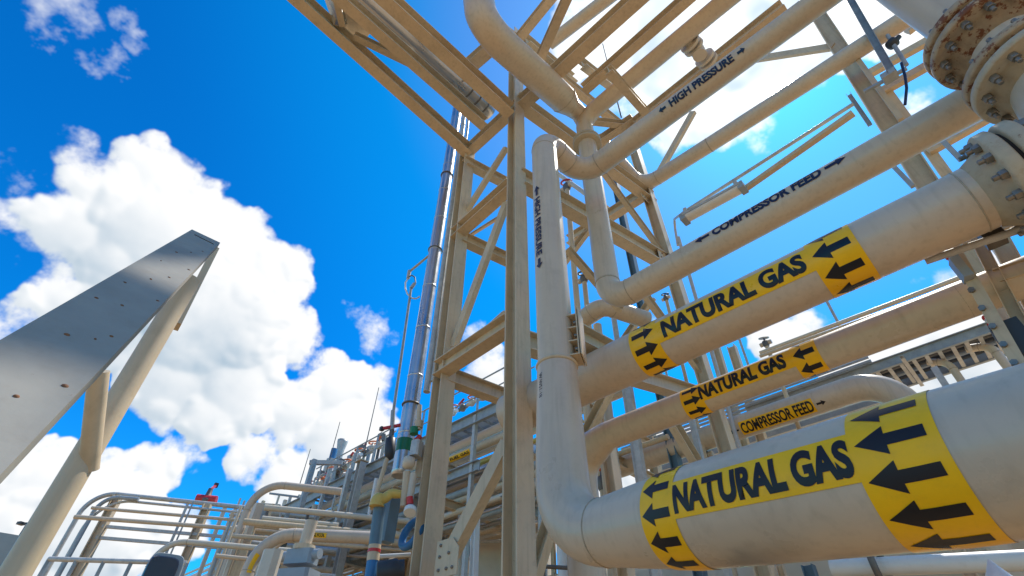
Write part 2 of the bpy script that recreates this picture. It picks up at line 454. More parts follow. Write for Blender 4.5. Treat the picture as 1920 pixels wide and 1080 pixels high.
# gusset plates at the joints
def gusset(c, kw, s, n, parent=tower):
    p = at(*c, **kw); d, u, w = frame(n); t = 0.012
    vs = []
    for z in (-t / 2, t / 2):
        vs += [p + d * z + u * (y * s) + w * (x * s) for x, y in ((-0.5, -0.5), (0.5, -0.5), (0.5, 0.2), (0.2, 0.5), (-0.5, 0.5))]
    mbg = MB().add(vs, [[0, 1, 2, 3, 4], [5, 6, 7, 8, 9]] + [[i, (i + 1) % 5, 5 + (i + 1) % 5, 5 + i] for i in range(5)])
    gs_ = mbg.build('gusset', 'steel', parent)
    side_ = 1 if d.dot(V3((0, 0, EYE)) - p) > 0 else -1
    for bx_, by_ in ((-0.3, -0.3), (-0.3, 0.05), (-0.3, 0.36), (0.05, -0.3), (0.3, -0.3), (0.1, 0.1)):
        MB().lathe(p + u * (by_ * s) + w * (bx_ * s) + d * side_ * 0.006, d * side_, [(0, 0.017), (0.014, 0.017), (0.016, 0.009), (0.024, 0.008)], 6).build('bolt', 'bolt', gs_)
gusset((838, 1045), dict(Y=YM + 0.03), 0.36, (0, 1, 0))
gusset((842, 668), dict(Y=YM + 0.03), 0.26, (0, 1, 0))
gusset((855, 425), dict(Y=YM + 0.03), 0.24, (0, 1, 0))
gusset((1243, 480), dict(d=8.2), 0.4, (1, 0, 0))
gusset((1208, 366), dict(d=8.2), 0.36, (1, 0, 0))
# the row behind: beams parallel to the pipes at the far columns
I((1066, 452), (1216, 358), dict(pl=plR), 0.32, 0.22)
I((1100, 600), (1244, 505), dict(pl=plR), 0.24, 0.2)

# beams of the tower roof running out above the pipes
ZT = at(967, 205, Y=YM).z
I((962, 208), (1240, -45), YA, 0.30, 0.24)
I((1094, 168), (1330, -40), dict(Z=ZT + 0.1), 0.24, 0.17)
I((1180, 240), (1470, 10), dict(Z=ZT + 0.15), 0.24, 0.17)
I((962, 85), (1055, -30), dict(Z=ZT + 2.4), 0.26, 0.18)
brace((1002, 150), (1075, -10), dict(Z=ZT + 0.5), 0.2, 0.16)
brace((1110, 232), (1183, 240), dict(Z=ZT + 0.2), 0.16, 0.12)
brace((1130, 268), (1190, 228), dict(Z=ZT + 0.2), 0.2, 0.16)
I((1215, 360), (1660, 78), dict(Y=YR + 0.1), 0.16, 0.10, kind='l')
I((870, 132), (950, 62), dict(Z=ZT + 1.0), 0.3, 0.26)
I((905, 28), (985, 92), dict(X=-3.6), 0.3, 0.24)
I((985, 75), (1075, 150), dict(X=-3.4), 0.3, 0.22)

plain_roof = MB().cyl(at(1030, 82, Z=ZT + 1.2), at(1175, -30, Z=ZT + 1.2), 0.13, None, 24).build('pipe', 'pipe', None, 'beige pipe above the tower roof beams, left of the bright cloud', 'pipe')
I((1090, 118), (1155, 168), dict(X=-2.2), 0.2, 0.16)
I((1140, 130), (1215, 215), dict(X=-1.6), 0.18, 0.14)
# ================================================================== overhead bridge
bridge = thing('pipe_bridge', (XC, 3.4, at(880, 275, X=XC).z), 'beige steel bridge of three long beams reaching overhead against the blue sky', 'pipe bridge')
I((520, -40), (880, 285), dict(X=XC), 0.30, 0.22, bridge)
I((595, -45), (908, 232), dict(X=-4.3), 0.28, 0.20, bridge)
I((680, -45), (957, 208), dict(X=XM), 0.32, 0.22, bridge)
brace((618, 0), (636, 50), dict(X=XC), 0.2, 0.13, bridge, kw2=dict(X=XC + 0.12))
brace((622, -20), (638, 48), dict(Z=ZT + 0.2), 0.15, 0.12, bridge)
brace((662, 72), (765, 122), dict(Z=ZT + 0.2), 0.15, 0.12, bridge)
p = at(645, 58, X=XC)
MB().box(p + V3((0.2, 0.1, 0.1)), 0.4, 0.55, 0.014).build('gusset', 'steel', bridge)

# ================================================================== the labelled pipes
CAMV = V3((0, 0, EYE))
# ---- high pressure pipe
bx, by = azp(129.35, 4.0); tx, ty = azp(129.85, 4.0)
zc = at(1046, 690, d=4.0).z
YH = 3.97; ZH = zr(YH, 58.85)
hp = Path([(bx, by, zc), (tx, ty, ZH), (tx, YH, ZH), (at(1400, 98, Y=YH).x, YH, ZH), (at(1640, -60, Y=YH).x + 3.5, YH, ZH)], [0, 0.30, 0.34, 0, 0], [0.178, 0.176, 0.172, 0.153, 0.150])
T_hp = thing('pipe', (bx, by, zc), 'beige high pressure pipe rising beside the front column and bending in an S', 'pipe')
hp.mesh().build('pipe_run', 'pipe', T_hp)
seams(hp, T_hp, (1, 2, 3))
NAVY = 'navy'
um = (hp.L - 0); n_hp = hp.uvframe(hp.L - 3.0)
def fpx(path, n0, a, u0, u1): return path.find(a[0], a[1], n0, u0, u1)
i0 = [i for i, s_ in enumerate(hp.s) if s_ > 0][0]
ua0 = hp.s[-3]
def two(path, n0, a, b, u0, u1): return fpx(path, n0, a, u0, u1), fpx(path, n0, b, u0, u1)
(u0, a0), (u1, a1) = two(hp, n_hp, (1254, 192), (1376, 110), ua0, hp.L)
aa = fpx(hp, n_hp, (1318, 158), ua0, hp.L)[1] + 0.36
lettering(hp, n_hp, 'HIGH PRESSURE', u0, u1, aa - 0.36, aa + 0.40, NAVY, T_hp, bold=0.045)
(ul, _), (ur, _) = two(hp, n_hp, (1235, 208), (1395, 88), ua0, hp.L)
arrows(hp, n_hp, [(u0 - 0.06, ul, aa, 0.30), (u1 + 0.06, ur, aa, 0.30)], NAVY, T_hp)
# same words down the riser (the path climbs, so the lettering is turned to read downwards)
riser = Path([(tx, ty, ZH - 0.4), (bx, by, zc)], 0, [0.177, 0.178])
n_r = riser.uvframe(1.5)
(u0, a0), (u1, a1) = two(riser, n_r, (1006, 372), (1012, 478), 0, riser.L)
aa = (a0 + a1) / 2
lettering(riser, n_r, 'HIGH PRESSURE', u0, u1, aa - 0.26, aa + 0.26, NAVY, T_hp, bold=0.03)
(ul, _), (ur, _) = two(riser, n_r, (1005, 350), (1013, 502), 0, riser.L)
arrows(riser, n_r, [(u0 - 0.05, ul, aa, 0.26), (u1 + 0.05, ur, aa, 0.26)], NAVY, T_hp)
# weld seam at the bend and bracket with stiffener plates above the joint
MB().torus(hp.c(hp.s[1] - 0.02), (0, 0, 1), 0.1755, 0.006).build('weld_seam', 'weld', T_hp)
MB().torus((bx, by, zc + 0.012), (0, 0, 1), 0.178, 0.022).build('collar', 'steel', T_hp)
bk = MB()
rd = V3((0.90, 0.44, 0)).normalized(); sd = V3((-rd.y, rd.x, 0))
bk.bar(V3((bx, by, zc + 0.04)) + rd * 0.24, V3((bx, by, zc + 0.60)) + rd * 0.24, 0.012, 0.22, ref=rd)
bk.bar(V3((bx, by, zc + 0.04)) + rd * 0.262, V3((bx, by, zc + 0.60)) + rd * 0.262, 0.012, 0.22, ref=rd)
for k in range(4):
    z = zc + 0.055 + k * 0.155
    bk.bar(V3((bx, by, z)) + rd * 0.12, V3((bx, by, z)) + rd * 0.235, 0.012, 0.20, ref=(0, 0, 1))
brk = bk.build('support_bracket', 'steel', T_hp)
for k in range(3):
    z = zc + 0.13 + k * 0.155
    MB().lathe(V3((bx, by, z)) + rd * 0.225 - sd * 0.06, -rd, [(0, 0.022), (0.025, 0.022)], 6).build('bolt', 'bolt', brk)

# ---- lowest, biggest natural gas pipe
st = []
for px, py, Y, th, hf in ((1292, 968, 2.92, 19.2, 5.1), (1400, 945, 2.87, 18.95, 5.4), (1750, 880, 2.78, 18.3, 5.95), (1990, 820, 2.73, 18.1, 6.0), (2500, 700, 2.66, 18.0, 6.0)):
    st.append((V3((at(px, py, Y=Y).x, Y, zr(Y, th))), Y / math.cos(rad(th)) * math.sin(rad(hf))))
ZE = zr(by, 20.2)
ng = Path([(bx, by, zc - 0.01), (bx + 0.0, by, ZE)] + [a for a, _ in st], [0, 0.46, 0, 0, 0, 0, 0], [0.186, 0.214] + [b for _, b in st])
T_ng = thing('pipe', (bx, by, ZE), 'largest natural gas pipe with big yellow label in the lower right foreground', 'pipe')
P_, R_ = ng.dense(0.12)
MB().tubepts(P_, R_, 64).build('pipe_run', 'pale', T_ng)
MB().torus((bx, by, ZE + 0.50), (0, 0, 1), 0.19, 0.006).build('weld_seam', 'weld', T_ng)
seams(ng, T_ng, (1,))
us = ng.s[-5]; n_ng = ng.uvframe((ng.s[-5] + ng.s[-3]) / 2)
def label(path, n0, parent, lb, rb, tb, txt, tpx, lar, rar, ah, dl, dr, ulim, m='black', bold=0.05, back=1.75):
    """lb/rb: pixels on the left and right border of each arrow ring; tb: pixels on the upper/lower edge of the text band"""
    f = lambda a: path.find(a[0], a[1], n0, *ulim)
    l0, l1, r0, r1 = f(lb[0])[0], f(lb[1])[0], f(rb[0])[0], f(rb[1])[0]
    at_, ab = f(tb[0])[1], f(tb[1])[1]
    for a, b in ((l0, l1), (r0, r1)):
        rg = MB()
        q = patch(path, n0, a, b, -back, back, 0.003); rg.v, rg.f, rg.sm = q.v, q.f, q.sm
        ring = rg.build('label_band', 'yellow', parent)
        left = a == l0
        lst = []
        fwd = dl if left else dr
        w = b - a
        ah = abs((lar if left else rar)[0] - (lar if left else rar)[1]) * 0.42
        for an in (lar if left else rar):
            lst.append((a + w * 0.12, a + w * 0.93, an, ah) if fwd > 0 else (b - w * 0.12, a + w * 0.07, an, ah))
        arrows(path, n0, lst, m, ring, off=0.005)
    band = patch(path, n0, l1, r0, ab, at_, 0.0034).build('label_band', 'yellow', parent)
    t0, t1 = f(tpx[0])[0], f(tpx[1])[0]
    mid = (at_ + ab) / 2; hh = (at_ - ab) / 2 * 0.78
    lettering(path, n0, txt, t0, t1, mid - hh, mid + hh, m, band, off=0.006, bold=bold)
    return l0, l1, r0, r1, at_, ab
fa = lambda p, n, L, ul: [p.find(x, y, n, *ul)[1] for x, y in L]
ul = (ng.s[-6], ng.L)
lar = fa(ng, n_ng, [(1240, 915), (1235, 963), (1255, 1016), (1290, 1054)], ul)
rar = fa(ng, n_ng, [(1665, 765), (1684, 818), (1716, 889), (1778, 975)], ul)
lar = [lar[1] + (k) * (lar[1] - lar[2]) for k in (2, 1, 0, -1, -2)]
rar = [rar[1] + k * (rar[1] - rar[2]) for k in (1, 0, -1, -2, -3)]
label(ng, n_ng, T_ng, ((1203, 978), (1268, 975)), ((1597, 858), (1786, 858)), ((1430, 858), (1445, 938)), 'NATURAL GAS', ((1262, 935), (1597, 862)), lar, rar, 0.245, -1, -1, ul)
stp = Path([(bx, by, zc - 0.03), (bx, by, zc - 0.9)], 0, [0.186, 0.195]); n_st = stp.uvframe(0.3)
(u0, a0), (u1, a1) = two(stp, n_st, (1014, 700), (1017, 775), 0, stp.L)
lettering(stp, n_st, 'W-W51-181  0220', u0, u1, a0 - 0.12, a0 + 0.12, 'black', T_ng, bold=0.01)
# saddle and support frame under the big pipe
sx = at(1400, 1040, Y=2.87).x
sup = thing('pipe_support', (sx, 2.9, 0), 'beige steel trestle carrying the largest natural gas pipe', 'support')
for dy in (-0.32, 0.36): MB().ibeam((sx, 2.9 + dy, 0.1), (sx, 2.9 + dy, 1.75), 0.14, 0.14, ref=(1, 0, 0)).build('leg', 'steel', sup)
MB().ibeam((sx, 2.3, 1.86), (sx, 3.6, 1.86), 0.2, 0.16).build('beam', 'steel', sup)
MB().box((sx, 2.86, 2.06), 0.3, 0.30, 0.2).build('saddle', 'iron', sup)

# ---- second natural gas pipe, with the flanged end
Y2 = 3.84; Z2 = zr(Y2, 37.3); R2 = 0.241
XF = at(1845, 322, Y=Y2).x
g2 = Path([(-3.9, Y2, Z2), (XF + 0.03, Y2, Z2)], 0, R2)
T_g2 = thing('pipe', (-3.9, Y2, Z2), 'upper natural gas pipe ending in a bolted flange at the right', 'pipe')
P_, R_ = g2.dense(0.4); MB().tubepts(P_, R_, 56).build('pipe_run', 'pale', T_g2)
uw = g2.find(1790, 330, g2.uvframe(3.5), 0, g2.L)[0]
MB().torus(g2.c(uw), (1, 0, 0), R2, 0.006).build('weld_seam', 'weld', T_g2)
n_g2 = g2.uvframe(2.6)
ul = (0, g2.L)
l2 = fa(g2, n_g2, [(1205, 627), (1212, 655), (1228, 683)], ul); r2 = fa(g2, n_g2, [(1560, 465), (1588, 503)], ul)
dl = (l2[0] - l2[2]) / 2; dr = r2[0] - r2[1]
label(g2, n_g2, T_g2, ((1186, 665), (1240, 648)), ((1535, 515), (1620, 470)), ((1375, 534), (1385, 575)), 'NATURAL GAS', ((1241, 620), (1507, 488)), [l2[1] + k * dl for k in (-2, -1, 0, 1, 2)], [r2[0] + k * dr for k in (-2, -1, 0, 1, 2)], 0.27, 1, -1, ul)
RF2 = 0.40
flange(T_g2, (XF + 0.10, Y2, Z2), (-1, 0, 0), RF2, 0.09, 14, hub=R2 * 1.0, rb=0.034, bh=0.042)

# ---- valve drop above it: vertical pipe, two bolted flange pairs, body
XV = at(1788, 22, Y=Y2).x
pl_ = at(1722, 92, Y=Y2); 
T_v = thing('flanged_valve', (XV, Y2, Z2), 'rusty bolted flange pairs and valve neck hanging in the top right corner', 'valve')
zf1 = at(1812, 92, Y=Y2).z; zf2 = at(1877, 163, Y=Y2).z
RD = 0.25; RFL = 0.425
MB().tubepts([(XV, Y2, zf1 + 0.1), (XV, Y2, zf1 + 1.2), (XV, Y2, zf1 + 3.2)], [RD] * 3, 48).build('drop_pipe', 'pale', T_v)
flange(T_v, (XV, Y2, zf1 + 0.02), (0, 0, 1), RFL, 0.075, 14, m='rust', hub=RD * 1.02, rb=0.032, bh=0.045)
flange(T_v, (XV, Y2, zf1 - 0.02), (0, 0, -1), RFL, 0.075, 14, m='rust', hub=RD * 0.98, rb=0.032, bh=0.05)
MB().lathe((XV, Y2, zf1 - 0.0205), (0, 0, 1), [(0, 0.36), (0.041, 0.36)], 40).build('gasket', 'gasket', T_v)
MB().lathe((XV, Y2, zf2), (0, 0, 1), [(0.05, RD * 0.97), (zf1 - zf2 - 0.15, RD * 0.97), (zf1 - zf2 - 0.05, RD * 1.05)], 48).build('spool', 'pale', T_v)
flange(T_v, (XV, Y2, zf2 + 0.02), (0, 0, 1), RFL, 0.075, 14, m='rust', hub=RD * 1.0, rb=0.032, bh=0.045)
flange(T_v, (XV, Y2, zf2 - 0.02), (0, 0, -1), RFL, 0.075, 14, m='flange', hub=RD * 1.0, rb=0.032, bh=0.05)
MB().lathe((XV, Y2, zf2 - 0.0205), (0, 0, 1), [(0, 0.36), (0.041, 0.36)], 40).build('gasket', 'gasket', T_v)
body = MB().lathe((XV, Y2, Z2), (0, 0, 1), [(-0.46, 0.05), (-0.42, 0.24), (-0.25, 0.36), (0.0, 0.40), (0.25, 0.36), (zf2 - Z2 - 0.12, 0.25)], 44)
body.lathe((XV, Y2, Z2), (-1, 0, 0), [(0.0, 0.3), (XV - XF - 0.2, 0.27)], 40)
body.lathe((XV, Y2, Z2), (1, 0, 0), [(0.0, 0.3), (2.2, 0.27)], 40)
body.build('valve_body', 'pale', T_v)
flange(T_v, (XF + 0.13, Y2, Z2), (1, 0, 0), RF2, 0.09, 14, rb=0.034, bh=0.05)
MB().lathe((XF + 0.102, Y2, Z2), (1, 0, 0), [(0, RF2 - 0.05), (0.027, RF2 - 0.05)], 40).build('gasket', 'gasket', T_v)

# ---- third natural gas pipe
Y3 = 4.6; Z3 = zr(Y3, 30.1); R3 = 0.143
x0 = at(1140, 800, Y=Y3).x
g3 = Path([(x0 - 0.55, Y3 + 0.12, 0.5), (x0 - 0.55, Y3 + 0.12, Z3 - 0.1), (x0 - 0.02, Y3, Z3), (2.6, Y3, Z3)], [0, 0.42, 0, 0], [0.20, 0.20, R3 + 0.01, R3])
T_g3 = thing('pipe', (x0, Y3, 0.1), 'middle natural gas pipe with the smaller yellow label', 'pipe')
P_, R_ = g3.dense(0.4); MB().tubepts(P_, R_, 48).build('pipe_run', 'pipe', T_g3)
MB().torus((x0, Y3, Z3), (1, 0, 0), R3, 0.009).build('weld_seam', 'weld', T_g3)
ul = (g3.L - (2.6 - x0), g3.L); n_g3 = g3.uvframe(ul[0] + 2.2)
l3 = fa(g3, n_g3, [(1291, 733), (1296, 752), (1303, 769)], ul); r3 = fa(g3, n_g3, [(1505, 662), (1520, 690)], ul)
dl = (l3[0] - l3[2]) / 2; dr = (r3[0] - r3[1])
label(g3, n_g3, T_g3, ((1277, 755), (1316, 742)), ((1490, 683), (1538, 665)), ((1395, 690), (1405, 720)), 'NATURAL GAS', ((1310, 737), (1475, 683)), [l3[1] + k * dl for k in (-2, -1, 0, 1, 2)], [r3[0] + k * dr for k in (-2, -1, 0, 1, 2)], 0.22, 1, -1, ul)
uw = g3.find(1795, 545, n_g3, *ul)[0]
MB().torus(g3.c(uw), (1, 0, 0), R3, 0.005).build('weld_seam', 'weld', T_g3)

# ---- compressor feed pipe
YF = 4.6; ZF = zr(YF, 44.45)
vx, vy = azp(121.1, YF / math.sin(rad(121.1)))
zfl = at(1104, 268, d=math.hypot(vx, vy)).z
cf = Path([(vx, vy, zfl), (vx, vy, ZF), (4.5, YF, ZF)], [0, 0.34, 0], [0.168, 0.172, 0.192])
T_cf = thing('pipe', (vx, vy, ZF), 'beige compressor feed pipe with navy lettering dropping from a flange', 'pipe')
P_, R_ = cf.dense(0.4); MB().tubepts(P_, R_, 48).build('pipe_run', 'pipe', T_cf)
seams(cf, T_cf)
flange(T_cf, (vx, vy, zfl - 0.08), (0, 0, 1), 0.265, 0.06, 10, hub=None, rb=0.02, bolts=False)
MB().torus(cf.c(cf.s[1] - 0.02), (0, 0, 1), 0.169, 0.005).build('weld_seam', 'weld', T_cf)
ul = (cf.s[-2], cf.L); n_cf = cf.uvframe(ul[0] + 2.0)
(u0, a0), (u1, a1) = two(cf, n_cf, (1339, 434), (1545, 330), *ul); aa = cf.find(1442, 384, n_cf, *ul)[1] + 0.33
lettering(cf, n_cf, 'COMPRESSOR FEED', u0, u1, aa - 0.36, aa + 0.36, NAVY, T_cf, bold=0.045)
(u2, _), (u3, _) = two(cf, n_cf, (1307, 452), (1587, 296), *ul)
arrows(cf, n_cf, [(u0 - 0.04, u2, aa, 0.30), (u1 + 0.04, u3, aa, 0.30)], NAVY, T_cf)

# ---- branching pipe above the flange
zy = at(1100, 222, d=math.hypot(vx, vy)).z
T_y = thing('pipe', (vx, vy, zfl), 'beige forked pipe above the flange, one arm joining the fat overhead bend', 'pipe')
flange(T_y, (vx, vy, zfl + 0.0), (0, 0, 1), 0.265, 0.055, 10, hub=0.2, rb=0.02, bh=0.03)
q1 = at(1340, 18, Y=YF)
arm = Path([(vx, vy, zfl + 0.05), (vx, vy, zy), (q1.x, YF, q1.z), (q1.x + 5.0, YF, q1.z)], [0, 0.35, 0, 0], [0.165, 0.165, 0.16, 0.16])
arm.mesh().build('pipe_run', 'pipe', T_y)
w0 = at(1058, 188, X=vx)
big = Path([(vx, vy, zy - 0.1), (vx, vy - 0.12, zy + 0.05), w0 + (V3((vx, vy, zy)) - w0) * 0.35, w0, at(985, 122, X=vx), at(905, 50, X=vx), at(884, -90, X=vx), at(884, -90, X=vx) + (at(884, -90, X=vx) - at(905, 50, X=vx)).normalized() * 3], [0, 0, 0, 0, 0, 0.9, 0, 0], [0.16, 0.165, 0.19, 0.27, 0.275, 0.275, 0.27, 0.27])
P_, R_ = big.dense(0.3); MB().tubepts(P_, R_, 48).build('overhead_bend', 'pipe', T_y)
MB().torus(w0, (0, 1, 0), 0.272, 0.008).build('weld_seam', 'weld', T_y)
# flanged valve on the arm
vv = thing('valve', at(1300, 85, Z=q1.z), 'beige flanged valve silhouetted in the bright cloud above the high pressure pipe', 'valve')
vp = at(1278, 66, Z=q1.z); vq = at(1335, 122, Z=q1.z); dv = (vq - vp)
Lv = dv.length; dvn = dv.normalized()
MB().lathe(vp, dvn, [(-0.1, 0.085), (Lv * 0.22, 0.085), (Lv * 0.34, 0.10), (Lv * 0.5, 0.13), (Lv * 0.66, 0.10), (Lv * 0.8, 0.085), (Lv * 1.15, 0.085)], 24).build('valve_body', 'cream', vv)
for k in (0.24, 0.36, 0.72, 0.84):
    MB().lathe(vp + dv * k, dvn, [(0, 0.185), (0.05, 0.185)], 28).build('flange', 'cream', vv)
MB().lathe(vp + dv * 0.5, (0, 0, -1), [(0, 0.08), (0.16, 0.07), (0.17, 0.12), (0.21, 0.12)], 20).build('bonnet', 'cream', vv)

# ---- small compressor feed pipe with yellow plate, turning down at its right end
Y5 = 8.7
m5 = at(1462, 776, Y=Y5); R5 = 0.205
xe = at(1655, 716, Y=Y5).x
c5 = Path([(at(1180, 880, Y=Y5).x - 2.5, Y5, m5.z), (xe + 0.15, Y5, m5.z), (xe + 0.15, Y5 + 0.1, 0.3)], [0, 0.6, 0], R5)
T_c5 = thing('pipe', (xe, Y5, 0.1), 'small compressor feed pipe with a yellow plate, elbow turning down', 'pipe')
P_, R_ = c5.dense(0.4); MB().tubepts(P_, R_, 40).build('pipe_run', 'pipe', T_c5)
ul = (0.5, c5.s[-4]); n_c5 = c5.uvframe(2.5)
f5 = lambda a: c5.find(a[0], a[1], n_c5, *ul)
pu0, pu1 = f5((1386, 800))[0], f5((1529, 764))[0]; pa1, pa0 = f5((1455, 768))[1], f5((1460, 795))[1]
pb = patch(c5, n_c5, pu0, pu1, pa0, pa1, 0.003).build('label_band', 'yellow', T_c5)
lettering(c5, n_c5, 'COMPRESSOR FEED', pu0 + 0.02, pu1 - 0.02, pa0 + 0.13, pa1 - 0.13, 'black', pb, bold=0.03)
pm = (pa0 + pa1) / 2
arrows(c5, n_c5, [(pu0 - 0.03, pu0 - 0.24, pm, 0.16), (pu1 + 0.04, f5((1551, 757))[0], pm, 0.2)], 'black', T_c5)

# ---- plain pipes behind
def plain(pts, wpx, label, m='pipe', bend=0.3, r=None, name='pipe', cat='pipe', group=None, seg=28):
    pts = [V3(p) for p in pts]
    r = r or wpx / 2 * mperpx(pts[len(pts) // 2])
    pa = Path(pts, bend, r); P, R = pa.dense(1.0)
    o = MB().tubepts(P, R, seg).build(name, m, None, label, cat, group)
    if len(pts) > 2 and r > 0.05: seams(pa, o)
    return pa, r, o
z7 = at(1300, 290, Y=YR - 0.1).z
plain([at(1120, 262, Z=z7), at(1203, 352, Y=YR - 0.1, ), at(1330, 272, Y=YR - 0.1), at(1830, -42, Y=YR - 0.1) + V3((3, 0, 0))], 29, 'beige pipe turning along the ledge of the far column below the bright clouds', bend=0.45)
plain([at(1075, 612, Y=6.2), at(1128, 572, Y=6.2), at(1212, 600, Z=at(1128, 572, Y=6.2).z)], 34, 'stubby beige pipe bending under the compressor feed elbow', bend=0.35)
plain([at(1425, 662, Y=6.4), at(1815, 515, Y=6.4)], 9, 'thinner upper one of two parallel pipes above the middle natural gas pipe', m='cream')
plain([at(1425, 668, Y=6.2), at(1815, 529, Y=6.2)], 8, 'lower one of two parallel thin pipes above the middle natural gas pipe', m='pipe')
plain([at(1735, 490, Y=4.05), at(1940, 421, Y=4.05)], 15, 'galvanised conduit crossing under the upper natural gas flange', m='galv')
plain([at(1560, 1066, Y=7.0), at(1930, 1050, Y=7.0)], 36, 'pale pipe low at the bottom right under the largest pipe', m='white')

# ================================================================== stainless lines beside the tower
ds = 6.75
pa_, pb_ = at(751, 889, d=ds), at(857, 208, d=ds)
T_s = thing('insulated_pipe', pa_, 'shiny stainless insulated pipe standing left of the tower with a green band', 'pipe')
rs = 16.5 * mperpx(pa_)
MB().cyl(pa_, pb_ + (pb_ - pa_) * 0.25, rs, rs, 40).build('jacket', 'shiny', T_s)
ax = (pb_ - pa_); Ls = ax.length; axn = ax.normalized()
for k in range(9):
    MB().lathe(pa_ + axn * (0.55 + 0.92 * k), axn, [(0, rs + 0.001), (0.004, rs + 0.006), (0.03, rs + 0.006), (0.034, rs + 0.001)], 36).build('jacket_joint', 'shiny', T_s)
fz = lambda y: pa_ + axn * ((at(751 - (y - 889) * 0.156, y, d=ds) - pa_).length)
MB().lathe(fz(849), axn, [(0, rs + 0.004), ((fz(826) - fz(849)).length, rs + 0.004)], 36).build('green_band', 'green', T_s)
MB().lathe(pa_ - axn * 0.03, axn, [(0, rs * 0.9), (0.005, rs + 0.006), (0.07, rs + 0.006)], 36).build('end_cap', 'shiny', T_s)
for yy in (330, 470, 760):
    c = fz(yy); MB().torus(c, axn, rs + 0.012, 0.012, 28, 6).build('pipe_clamp', 'iron', T_s)
plain([at(800, 735, d=6.55), at(868, 235, d=6.55), at(880, 120, d=6.55)], 8, 'wider galvanised conduit running up beside the stainless pipe', m='galv', name='conduit', cat='conduit', group=None)
plain([at(811, 715, d=6.5), at(876, 245, d=6.5), at(886, 140, d=6.5)], 4.5, 'thinner galvanised conduit nearest the tower column', m='galv', name='conduit', cat='conduit')
# stainless line along the bridge
Zs = ZT + 0.55
T_o = thing('insulated_pipe', at(880, 172, Z=Zs), 'shiny stainless pipe lying along the overhead bridge', 'pipe')
s0, s1, s2 = at(640, -42, Z=Zs), at(878, 172, Z=Zs), at(918, 214, Z=Zs)
ro = 15 * mperpx(s1)
MB().cyl(s0 + (s0 - s1).normalized() * 4.5, s1, ro, ro, 36).build('jacket', 'shiny', T_o)
MB().cyl(s1 + (s2 - s1) * 0.02, s2, ro * 1.05, ro * 1.05, 36).build('elbow_jacket', 'shiny', T_o)
for k in (0.0, 0.35, 0.7): MB().torus(s1 + (s2 - s1) * k, s2 - s1, ro * 1.07, 0.02, 28, 6).build('pipe_clamp', 'iron', T_o)
u_ = V3((0, 0, 1)); cc = s1 + (s1 - s0).normalized() * -0.25
MB().tubepts([cc + V3((ro * 1.05, 0, -ro)), cc + V3((ro * 1.05, 0, ro * 0.9)), cc + V3((-ro * 1.05, 0, ro * 0.9)), cc + V3((-ro * 1.05, 0, -ro))], [0.014] * 4, 8).build('u_bolt', 'galv', T_o)

# hose mast with coiled tubing left of the stainless pipe
T_m = thing('instrument_pole', at(737, 765, d=6.9), 'thin dark pole topped by a curl of clear tubing left of the stainless pipe', 'pole')
MB().cyl(at(735, 790, d=6.9), at(771, 540, d=6.9), 0.022, 0.022, 12).build('pole', 'galvblue', T_m)
MB().cyl(at(771, 540, d=6.9), at(777, 532, d=6.9), 0.032, 0.032, 12).build('coupling', 'galv', T_m)
MB().cyl(at(806, 478, d=6.85), at(767, 510, d=6.9), 0.022, 0.022, 12).build('bracket_arm', 'steel', T_m)
MB().cyl(at(768, 508, d=6.9), at(765, 522, d=6.9), 0.035, 0.03, 12).build('fitting', 'galv', T_m)
MB().tubepts([at(*q, d=6.9) for q in ((765, 522), (760, 530), (760, 541), (764, 551), (772, 559), (780, 560), (787, 556))], [0.014] * 7, 8).build('tubing', 'white', T_m)
MB().tubepts([at(*q, d=6.88) for q in ((766, 520), (772, 516), (778, 520), (779, 531))], [0.013] * 4, 8).build('tubing', 'steelblue', T_m)

# instruments hanging by the second column
def obj1(name, m, label, cat, mb, group=None): return mb.build(name, m, None, label, cat, group)
di = 6.45
T_k = thing('isolation_valve', at(733, 850, d=di), 'dark cup shaped valve with a red lever left of the green band', 'valve')
MB().lathe(at(733, 822, d=di), at(730, 856, d=di) - at(733, 822, d=di), [(0, 0.055), (0.01, 0.068), (0.2, 0.068), (0.26, 0.055), (0.29, 0.02)], 24).build('cup', 'dark', T_k)
MB().bar(at(716, 804, d=di), at(751, 797, d=di), 0.03, 0.045).build('lever', 'red', T_k)
MB().box(at(716, 804, d=di), 0.05, 0.05, 0.05).build('lever_tip', 'dark', T_k)
MB().cyl(at(735, 806, d=di), at(733, 824, d=di), 0.03, 0.04, 14).build('stem', 'iron', T_k)
MB().cyl(at(727, 856, d=di), at(697, 955, d=di), 0.028, 0.03, 14).build('pipe_run', 'steel', T_k)
MB().cyl(at(737, 770, d=di), at(735, 806, d=di), 0.03, 0.03, 14).build('pipe_run', 'galvblue', T_k)
T_b = thing('utility_pipe', at(700, 1080, d=6.3), 'blue pipe with red and tan bands low beside the second column', 'pipe')
db = 6.3
for (a, b, w, m_, nm) in (((712, 948), (703, 1022), 22, 'steelblue', 'pipe_run'), ((703, 1022), (702, 1030), 23, 'steel', 'tan_band'), ((702, 1030), (701, 1036), 24, 'red', 'red_band'), ((701, 1036), (699, 1052), 23, 'steel', 'tan_band'), ((699, 1052), (690, 1110), 22, 'blue', 'pipe_run')):
    p, q = at(*a, d=db), at(*b, d=db); r = w / 2 * mperpx(p); MB().cyl(p, q, r, r, 24).build(nm, m_, T_b)
q = at(690, 1110, d=db); MB().cyl(q, (q.x, q.y, 0.1), 11 * mperpx(q), None, 24).build('pipe_run', 'blue', T_b)
MB().box(at(731, 975, d=6.5), 0.12, 0.14, 0.5).build('panel', 'steelblue', T_b)
pa3 = Path([at(706, 950, d=6.25), at(708, 938, d=6.25), at(722, 934, d=6.25), at(733, 925, d=6.25), at(757, 927, d=6.25)], 0.06, [0.085, 0.085, 0.06, 0.055, 0.045])
